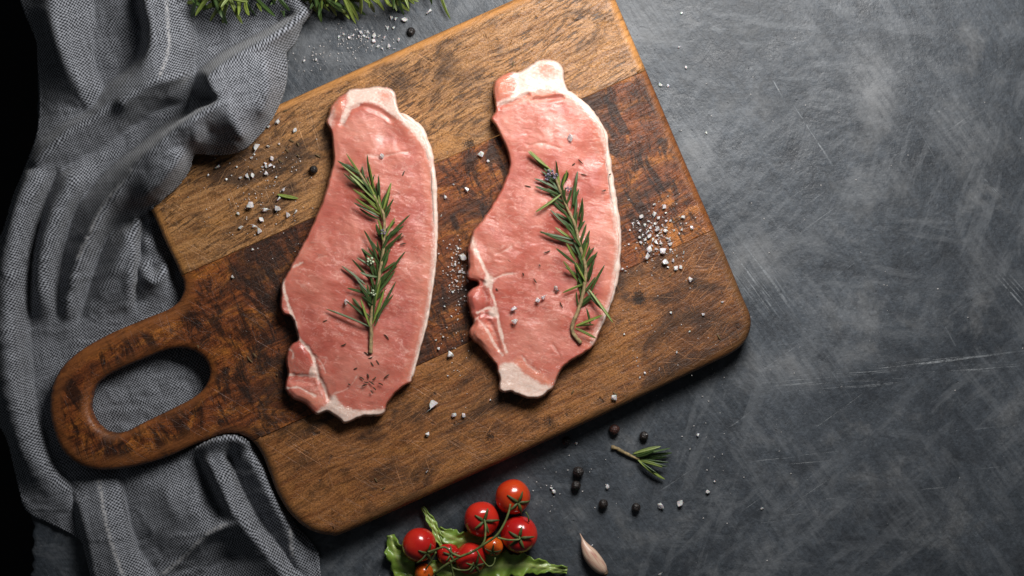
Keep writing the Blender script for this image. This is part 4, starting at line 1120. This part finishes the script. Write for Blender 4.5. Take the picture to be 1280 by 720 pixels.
SALT = {
    ('salt crystal on the board between napkin and left steak', 'salt left of the left steak', BT + 0.3): [
        (348, 152, 4), (336, 158, 3), (369, 163, 4), (321, 184, 6), (335, 183, 3), (340, 198, 3.5), (315, 197, 3), (332, 205, 3), (338, 207, 3.5), (272, 208, 4.5), (301, 222, 3), (309, 220, 4), (316, 219, 4), (333, 217, 4), (333, 208, 2.5), (343, 209, 2.2), (260, 219, 2), (283, 224, 2), (235, 213, 4),
        (355, 237, 3), (348, 248, 4), (313, 256, 6.5), (349, 260, 5.5), (332, 263, 4.5), (360, 268, 4.5), (369, 264, 4), (298, 267, 2.6), (327, 274, 4.6), (301, 284, 3.8), (318, 283, 3.6), (324, 288, 5), (316, 312, 2.2), (292, 346, 2.8), (349, 180, 2), (328, 209, 2), (318, 193, 2), (296, 209, 1.8), (345, 221, 2)],
    ('salt crystal on the board between the two steaks', 'salt between the steaks', BT + 0.3): [
        (557, 246, 3), (584, 237, 4.5), (602, 193, 5), (610, 201, 2.5), (567, 231, 2), (552, 270, 2), (579, 322, 6), (569, 331, 3), (574, 339, 2.6), (580, 341, 2.2), (571, 352, 2.4), (565, 322, 2.0), (559, 310, 1.8), (573, 311, 2.0), (585, 351, 2.6), (566, 365, 2.0), (548, 436, 2.6), (554, 421, 2), (545, 425, 1.8), (562, 357, 1.8), (576, 373, 1.6), (556, 383, 1.8)],
    ('salt crystal on the board below the steaks', 'salt below the steaks', BT + 0.3): [
        (563, 443, 6), (541, 505, 7.5), (567, 518, 4), (580, 519, 3.5), (534, 543, 4.2), (768, 496, 5), (534, 590, 2.5), (613, 500, 1.8), (560, 470, 1.6), (846, 440, 2), (879, 392, 3), (806, 466, 2), (862, 414, 2), (780, 418, 2.0), (903, 377, 2.5), (838, 391, 2.2), (800, 472, 1.8), (782, 339, 2.4), (778, 336, 2), (786, 305, 1.8)],
    ('salt crystal in the pile right of the right steak', 'salt pile on the right of the board', BT + 0.3): [
        (813, 312, 6), (828, 314, 5.5), (809, 321, 6.5), (830, 329, 5.5), (838, 305, 4), (836, 300, 3.5), (844, 335, 4), (851, 334, 3.2), (841, 326, 3.5), (822, 287, 5), (809, 289, 4), (800, 288, 3), (811, 295, 4), (829, 258, 4), (853, 271, 3.5), (864, 285, 3.2), (817, 268, 4), (823, 273, 3), (802, 271, 3.4), (790, 281, 3.6), (798, 279, 2.6), (787, 288, 2), (832, 289, 3.5), (820, 303, 3.5), (826, 304, 3), (816, 300, 3), (834, 298, 2.6), (843, 288, 2), (852, 287, 2.4), (849, 292, 2), (863, 349, 4.5), (855, 316, 2.8), (795, 310, 2.2), (801, 303, 2.4), (799, 297, 2.6), (806, 281, 2.4), (811, 277, 2.4), (818, 280, 2.6), (832, 276, 2.2), (838, 276, 2), (818, 256, 3), (832, 266, 2), (846, 320, 2), (858, 279, 1.8), (827, 295, 2.4), (813, 285, 2.4), (806, 300, 2.4), (822, 295, 2.2), (815, 307, 2.6), (838, 312, 2.2), (803, 294, 2.2), (828, 282, 2.2), (820, 312, 2.8), (835, 334, 2.2)],
    ('grey salt crystal on the tabletop above the board', 'salt above the board', 0.3): [
        (536, 13, 5.5), (506, 24, 5), (489, 22, 3.2), (495, 24, 3), (485, 35, 3), (492, 35, 2.8), (481, 48, 3.6), (486, 57, 3.6), (498, 50, 3), (468, 45, 3.5), (461, 48, 3), (467, 52, 3.5), (474, 46, 3), (430, 43, 2.8), (424, 46, 2.6), (451, 40, 2.8), (442, 44, 2.4), (459, 40, 2.8), (380, 76, 2.6), (396, 75, 2.4), (478, 61, 2.4), (472, 58, 2.4), (493, 62, 2.4), (448, 46, 2.6), (437, 47, 2.2), (455, 45, 2.4)],
    ('salt grain on the tabletop right of the board', 'salt right of the board', 0.3): [
        (826, 106, 3.8), (835, 107, 2.6), (852, 17, 2), (849, 59, 2), (858, 84, 2.6), (883, 166, 2.2)],
    ('small salt crystal on the tabletop around the peppercorns', 'small salt below the board', 0.3): [
        (873, 544, 2.8), (884, 615, 3.6), (893, 602, 1.8), (952, 636, 2), (759, 608, 3.4), (692, 614, 3.2), (689, 610, 2.6), (721, 554, 2.6), (862, 561, 1.8), (953, 635, 1.6), (825, 717, 3), (740, 681, 2)],
}
NAMED = {
    (321, 184): 'largest salt crystal close to the napkin edge on the board', (272, 208): 'salt crystal alone in the shade under the napkin flap', (235, 213): 'salt crystal touching the napkin edge near the board corner',
    (369, 163): 'topmost salt crystal left of the left steak', (348, 152): 'elongated salt crystal beside the hanging napkin tip', (336, 158): 'small salt crystal just right of the napkin tip',
    (313, 256): 'largest salt crystal at the left of the group under the green needle', (349, 260): 'large salt crystal right under the loose green needle', (360, 268): 'salt crystal second from the right in the row under the green needle',
    (369, 264): 'rightmost salt crystal in the row under the green needle', (324, 288): 'lowest large salt crystal on the pale plank left of the left steak', (327, 274): 'salt crystal in the middle of the group under the green needle',
    (355, 237): 'small salt crystal just above the loose green needle', (348, 248): 'salt crystal touching the left end of the green needle', (292, 346): 'single small salt crystal on the dark plank near the handle', (316, 312): 'single small salt crystal on the seam between pale and dark plank',
    (602, 193): 'salt crystal on the dark plank beside the waist of the right steak', (610, 201): 'small salt crystal touching the waist of the right steak', (584, 237): 'salt crystal midway between the steaks, highest on the dark plank', (557, 246): 'salt crystal beside the fat rim of the left steak',
    (579, 322): 'large salt crystal at the left edge of the right steak', (563, 443): 'angular salt crystal between the steaks on the lower plank seam', (541, 505): 'largest salt crystal on the lower plank, below the steaks', (567, 518): 'left salt crystal of the close pair on the lower plank',
    (580, 519): 'right salt crystal of the close pair on the lower plank', (534, 543): 'salt crystal lowest on the middle of the lower plank', (768, 496): 'pale salt crystal near the lower board edge, right of the steaks',
    (813, 312): 'large salt crystal at the left foot of the salt pile', (828, 314): 'large salt crystal at the right foot of the salt pile', (809, 321): 'lowest of the large crystals at the left foot of the salt pile', (830, 329): 'large salt crystal below the right foot of the salt pile',
    (844, 335): 'oval salt crystal trailing below the salt pile', (863, 349): 'salt crystal lying apart, furthest below the salt pile', (829, 258): 'salt crystal lying above the salt pile', (853, 271): 'salt crystal lying up and to the right of the salt pile', (790, 281): 'oval salt crystal at the left edge of the salt pile',
    (822, 287): 'large salt crystal in the heart of the salt pile', (838, 305): 'lower of two touching crystals right of the salt pile', (836, 300): 'upper of two touching crystals right of the salt pile',
    (536, 13): 'large grey salt crystal under the end of the rosemary bunch', (506, 24): 'grey salt crystal left of the peppercorn above the board', (826, 106): 'salt grain touching the right board edge beside the seam', (835, 107): 'smaller salt grain right of the one at the board edge',
    (884, 615): 'salt crystal lying right of the two big crystals on the table', (759, 608): 'slim salt crystal above the round peppercorn', (692, 614): 'salt crystal between the tomatoes and the touching peppercorns', (721, 554): 'small salt crystal in the shadow of the lower board edge',
    (740, 681): 'small salt crystal beside the garlic clove', (825, 717): 'salt crystal at the lower edge right of the garlic clove', (873, 544): 'small salt crystal right of the small rosemary tip'}
for (lab, grp, z), pts in SALT.items():
    lab = lab.replace('salt crystal', 'small scattered salt crystal', 1) if 'small' not in lab and 'grain' not in lab else lab
    for x, y, r in pts: salt(x, y, r * 1.02, z, NAMED.get((x, y), lab), grp)
salt(825, 633, 6, 0.3, 'larger oval white salt crystal right of the lowest peppercorn', None)
salt(849, 628, 6, 0.3, 'angular white salt crystal, rightmost of the two big ones on the table', None)
salt(477, 195, 4.2, TOPZ + 1, 'clear salt crystal on the upper part of the left steak', None)
salt(434, 377, 4.8, TOPZ + 3, 'bluish salt crystal beside the rosemary on the left steak', None)
salt(712, 173, 6.2, TOPZ + 1, 'clear salt crystal above the rosemary on the right steak', None)
salt(642, 386, 5.6, TOPZ + 0.5, 'upper salt crystal on the lower left of the right steak', None)
salt(644, 402, 5.6, TOPZ + 0.5, 'lower salt crystal on the lower left of the right steak', None)
salt(672, 376, 4.2, TOPZ + 0.5, 'small salt crystal left of two beside the lower rosemary', None)
salt(680, 372, 4.0, TOPZ + 0.5, 'small salt crystal closest to the rosemary stem', None)
salt(694, 360, 4.4, TOPZ + 0.5, 'small salt crystal above the pair beside the lower rosemary', None)

def salt_dust():
    v = []; f = []
    def grain(x, y, z, r):
        c = W(x, y, z + r * 0.5); b = len(v); a = random.uniform(0, 6.28); s_ = r * S
        pts = [(math.cos(a) * s_, math.sin(a) * s_, 0), (math.cos(a + 2.0) * s_, math.sin(a + 2.0) * s_ * 0.8, 0.1 * s_), (math.cos(a + 4.1) * s_ * 0.9, math.sin(a + 4.1) * s_, 0), (0, 0, 0.8 * s_), (0, 0, -0.5 * s_)]
        for p in pts: v.append((c.x + p[0], c.y + p[1], c.z + p[2]))
        for t in ((0, 1, 3), (1, 2, 3), (2, 0, 3), (1, 0, 4), (2, 1, 4), (0, 2, 4)): f.append(tuple(b + i for i in t))
    for cx, cy, sx, sy, n, z, k in ((818, 290, 14, 15, 80, BT, 0.9), (825, 300, 28, 32, 60, BT, 0.8), (330, 215, 38, 32, 70, BT, 0.8), (325, 270, 40, 25, 40, BT, 0.8), (572, 340, 8, 28, 90, BT, 1.0), (575, 400, 14, 45, 50, BT, 0.8),
                              (455, 48, 26, 9, 100, 0, 0.9), (400, 72, 22, 10, 45, 0, 0.8), (700, 600, 30, 20, 25, 0, 0.8), (900, 550, 60, 60, 30, 0, 0.8), (1000, 250, 150, 140, 60, 0, 0.7), (800, 430, 60, 40, 40, BT, 0.7)):
        for i in range(n):
            x, y = random.gauss(cx, sx), random.gauss(cy, sy)
            if z == BT:
                if 425 < x < 548 and y < 520 and x > 352: continue
                if 586 < x < 774 and y < 500: continue
                if x < 350 and y < 192: continue
            elif 300 < x < 640 and y > 125 - (x - 360) * 0.45: continue
            grain(x, y, z + 0.2, random.uniform(0.7, 1.7) * k)
    o = put('salt_grains', new_mesh('salt_grains', v, f, M['salt_fine'], False))
    tag(o, 'fine salt grains sprinkled over the board and tabletop', 'salt', None, 'stuff')
salt_dust()

# ------------------------------------------------------------------ peppercorns
def blob(r, seed, amp=0.1, fr=3.0, n1=14, n2=18):
    v = []; f = []
    for i in range(n1 + 1):
        th = math.pi * i / n1
        for j in range(n2):
            ph = 2 * math.pi * j / n2
            d = Vector((math.sin(th) * math.cos(ph), math.sin(th) * math.sin(ph), math.cos(th)))
            nn = float(vnoise(np.array([d.x * fr + d.z * 2 + seed]), np.array([d.y * fr - d.z * 1.7 + seed * 2]), 3)[0] - 0.5) * 2
            v.append(d * (r * (1 + amp * nn)))
    for i in range(n1):
        for j in range(n2):
            f.append((i * n2 + j, (i + 1) * n2 + j, (i + 1) * n2 + (j + 1) % n2, i * n2 + (j + 1) % n2))
    return v, f
for i, (x, y, r, z, m, lab) in enumerate((
        (768, 537, 6.6, 0, 'pepper_red', 'reddish peppercorn close to the lower board edge, above the small rosemary tip'),
        (805, 545, 5.6, 0, 'pepper', 'black peppercorn above the leaves of the small rosemary tip'),
        (723, 590, 7.0, 0, 'pepper', 'upper black peppercorn of the touching pair right of the tomatoes'),
        (720, 607, 6.2, 0, 'pepper', 'lower black peppercorn of the touching pair right of the tomatoes'),
        (754, 630, 6.0, 0, 'pepper', 'round black peppercorn above the garlic clove'),
        (795, 634, 5.6, 0, 'pepper', 'black peppercorn left of the two big salt crystals'),
        (708, 551, 5.4, 0, 'pepper', 'black peppercorn in the shadow against the lower board edge'),
        (514, 39, 5.0, 0, 'pepper', 'black peppercorn on the table above the board'),
        (392, 212, 5.0, BT, 'pepper', 'black peppercorn on the board left of the left steak'),
        )):
    v, f = blob(r * S, i * 3.7, 0.09)
    o = put('peppercorn', new_mesh('peppercorn', v, f, M[m]))
    o.location = W(x, y, z + r * 0.93); o.scale = (1, 1, 0.95)
    tag(o, lab, 'peppercorn', 'scattered peppercorns')

# ------------------------------------------------------------------ tomatoes on the vine
def tomatoes():
    root = thing('tomato_vine', 'cluster of small red tomatoes on a green vine below the board', 'tomatoes', W(600, 680, 0))
    data = [(641, 621, 22, 20, 'tom_or', 0.35, (8, 6), 'orange red tomato at the top of the cluster'),
            (602, 649, 22, 19, 'tom_red', 0.25, (4, 0), 'red tomato in the middle of the cluster'),
            (649, 668, 23, 20, 'tom_red', 0.3, (0, 2), 'large red tomato on the right of the cluster'),
            (524, 681, 21.5, 19, 'tom_red', 0.4, (12, 10), 'red tomato at the left end of the cluster'),
            (588, 698, 20, 16, 'tom_red', 0.5, (8, 8), 'dark red tomato behind the stalks'),
            (617, 683, 12, 24, 'tom_small', 0.4, (-1, 6), 'small orange tomato between the larger ones'),
            (560, 692, 14, 13, 'tom_red', 0.4, (4, 0), 'small red tomato half hidden by the stalks'),
            (530, 716, 12, 11, 'tom_small', 0.4, (6, 8), 'small orange tomato at the lower edge')]
    tops = []
    for i, (x, y, r, z, m, til, (cx, cy), lab) in enumerate(data):
        n1, n2 = 22, 30; v = []; f = []
        ax = Vector((cx / r, -cy / r, 0)); ax.z = math.sqrt(max(0.05, 1 - ax.x ** 2 - ax.y ** 2))
        rot = Vector((0, 0, 1)).rotation_difference(ax.normalized())
        c = W(x, y, z)
        for a in range(n1 + 1):
            th = math.pi * a / n1
            for b in range(n2):
                ph = 2 * math.pi * b / n2
                rr = 1 - 0.16 * math.exp(-(th / 0.28) ** 2) + 0.010 * math.cos(5 * ph + i) * math.sin(th)
                d = Vector((math.sin(th) * math.cos(ph), math.sin(th) * math.sin(ph), 0.95 * math.cos(th))) * (rr * r * S)
                v.append(c + rot @ d)
        for a in range(n1):
            for b in range(n2):
                f.append((a * n2 + b, (a + 1) * n2 + b, (a + 1) * n2 + (b + 1) % n2, a * n2 + (b + 1) % n2))
        t = part('tomato', root, v, f, M[m]); t['label'] = lab
        # calyx of five pointed sepals
        v = []; f = []
        for k in range(5):
            a0 = k * 2 * math.pi / 5 + i * 1.3; L = r * random.uniform(0.62, 0.85); cu = random.uniform(-0.10, 0.45)
            b0 = len(v); ns = 6
            for s_ in range(ns + 1):
                u = s_ / ns; th = u * L / r; wdt = r * 0.105 * (math.sin(min(1, u * 2.2 + 0.18) * math.pi / 2)) * (1 - u) ** 0.6 + 0.15
                lift = 1.0 + 0.03 + cu * u * u * 0.5
                for side in (-1, 0, 1):
                    da = side * wdt / max(r * math.sin(th), r * 0.16)
                    d = Vector((math.sin(th) * math.cos(a0 + da), math.sin(th) * math.sin(a0 + da), 0.95 * math.cos(th) - 0.13 * math.exp(-(th / 0.28) ** 2)))
                    v.append(c + rot @ (d * (r * S * lift)) + (rot @ Vector((0, 0, 1))) * (S * (0.7 if side == 0 else 0.2)))
            for s_ in range(ns):
                for side in range(2):
                    q = b0 + s_ * 3 + side
                    f.append((q, q + 1, q + 4, q + 3))
        ca = part('calyx', t, v, f, M['calyx'])
        so = ca.modifiers.new('thickness', 'SOLIDIFY'); so.thickness = 0.0005; so.offset = 0
        tops.append((x + cx * 0.9, y + cy * 0.9, z + r * 0.85))
    def vine(pts, r0, r1):
        P = [W(*p) for p in catmull(pts, False, 3)]
        v, f = tube(P, [(r0 + (r1 - r0) * i / (len(P) - 1)) * 0.75 * S for i in range(len(P))], 7)
        part('vine_stem', root, v, f, M['vine'])
    T = tops
    vine([(545, 716, 24), (555, 708, 32), (573, 697, 40), (590, 690, 44), (604, 681, 48), (620, 670, 50), (630, 655, 48), (636, 640, 46), (638, 630, 43)], 2.4, 1.8)
    vine([T[1], (607, 660, 42), (606, 674, 46), (602, 682, 46)], 1.6, 1.8)
    vine([T[2], (650, 674, 42), (636, 675, 46), (622, 672, 50)], 1.5, 1.8)
    vine([T[3], (545, 687, 38), (556, 684, 42), (566, 692, 42), (576, 696, 41)], 1.7, 2.0)
    vine([(596, 688, 46), (603, 700, 44), (611, 708, 40), (617, 705, 38), (619, 697, 38)], 1.5, 1.2)
    vine([(560, 706, 34), (572, 712, 32), (586, 712, 34), (592, 703, 36)], 1.6, 1.2)
    vine([(563, 700, 38), (566, 716, 30), (570, 730, 24)], 1.8, 1.8)
    vine([(545, 690, 40), (540, 700, 34), (532, 712, 26)], 1.5, 1.3)
    vine([(661, 652, 34), (660, 645, 38), (657, 640, 40)], 1.5, 0.9)
tomatoes()

# ------------------------------------------------------------------ salad leaves
def leaf(label, spine, widths, ruffle, ribw, seed, group='salad leaves among the tomatoes'):
    sp = catmull([(*p, w) for p, w in zip(spine, widths)], False, 2.0)
    loc = W(spine[0][0], spine[0][1], 0)
    nt = 13; v = []; f = []; rib = []
    for i, (x, y, z, w) in enumerate(sp):
        a = sp[max(i - 1, 0)]; b = sp[min(i + 1, len(sp) - 1)]
        d = np.array([b[0] - a[0], b[1] - a[1]]); d /= max(np.linalg.norm(d), 1e-6); nn = np.array([-d[1], d[0]])
        for k in range(nt):
            t = 2 * k / (nt - 1) - 1
            ww = w * (1 + 0.16 * math.sin(i * 0.55 + seed + (t > 0)) + 0.10 * math.sin(i * 1.3 + seed * 2))
            zz = z + ruffle * abs(t) ** 1.5 * math.sin(i * 0.42 + seed + 2 * t) + 3.0 * t * t * 0.6 + (1.4 * math.exp(-(t / 0.18) ** 2) if ribw else 0) + 0.8 * math.sin(i * 0.9 + 5 * t)
            v.append(W(x + nn[0] * ww * t, y + nn[1] * ww * t, max(zz, 1.5))); rib.append(math.exp(-(t * w / max(ribw, 0.1)) ** 2))
    n = len(sp)
    for i in range(n - 1):
        for k in range(nt - 1):
            f.append((i * nt + k, i * nt + k + 1, (i + 1) * nt + k + 1, (i + 1) * nt + k))
    vv = [p - loc for p in v]
    me = new_mesh('salad_leaf', vv, f, M['leaf']); attr(me, 'rib', rib)
    o = put('salad_leaf', me, None, loc)
    so = o.modifiers.new('thickness', 'SOLIDIFY'); so.thickness = 0.0007; so.offset = 0
    tag(o, label, 'salad leaf', group)
    return o
leaf('pale green salad leaf left of the leftmost tomato', [(488, 669, 6), (492, 684, 9), (498, 700, 9), (510, 716, 7), (524, 734, 5)], [4, 10, 13, 13, 12], 5.0, 2.2, 1.0)
leaf('thin green leaf stalk rising between the left and middle tomatoes', [(528, 634, 6), (538, 650, 10), (545, 664, 13), (552, 680, 15), (558, 690, 14)], [2.0, 4.4, 5.0, 4.2, 3.0], 1.0, 2.0, 2.0)
leaf('folded green leaf under the middle tomato', [(548, 662, 10), (560, 670, 14), (574, 675, 13), (592, 678, 9), (610, 684, 6)], [4, 9, 11, 12, 9], 3.0, 2.5, 3.2)
leaf('bright green leaf with a cut stalk along the lower edge', [(709, 713, 6), (694, 711, 7), (672, 708, 8), (648, 706, 9), (618, 708, 8), (590, 716, 6)], [4.5, 5, 9, 14, 17, 16], 3.5, 3.6, 4.1)
leaf('green leaf under the stalks at the lower edge', [(538, 706, 5), (556, 714, 7), (580, 722, 7), (606, 728, 6)], [6, 11, 14, 12], 3.0, 2.5, 5.5)

# ------------------------------------------------------------------ garlic clove
def garlic():
    root = thing('garlic_clove', 'unpeeled pinkish garlic clove with a pointed dry tip', 'garlic', W(742, 694, 0))
    sp = catmull([(725, 667, 9, 0.5), (728, 674, 9, 1.6), (731, 682, 9.5, 5.0), (737, 692, 10, 8.8), (745, 703, 10, 9.4), (752, 711, 9, 7.6), (756, 715, 8.5, 4.4)], False, 1.6)
    P = [W(a[0], a[1], a[2]) for a in sp]
    v, f = tube(P, [a[3] * S for a in sp], 20, 0.95)
    o = part('clove', root, v, f, M['garlic'])
    me = o.data; uv = me.uv_layers.new(name='UVMap')
    li = np.zeros(len(me.loops), int); me.loops.foreach_get('vertex_index', li)
    ang = np.abs(((li % 20) / 20.0) - 0.5) * 2
    uv.data.foreach_set('uv', np.stack([ang, (li // 20) / len(P)], -1).astype(np.float32).ravel())
    v, f = tube([W(754, 713, 8.5), W(757, 716.5, 8.2), W(758.5, 718, 8)], [4.6 * S, 4.2 * S, 2.6 * S], 10)
    part('root_end', root, v, f, M['garlic_root'])
garlic()
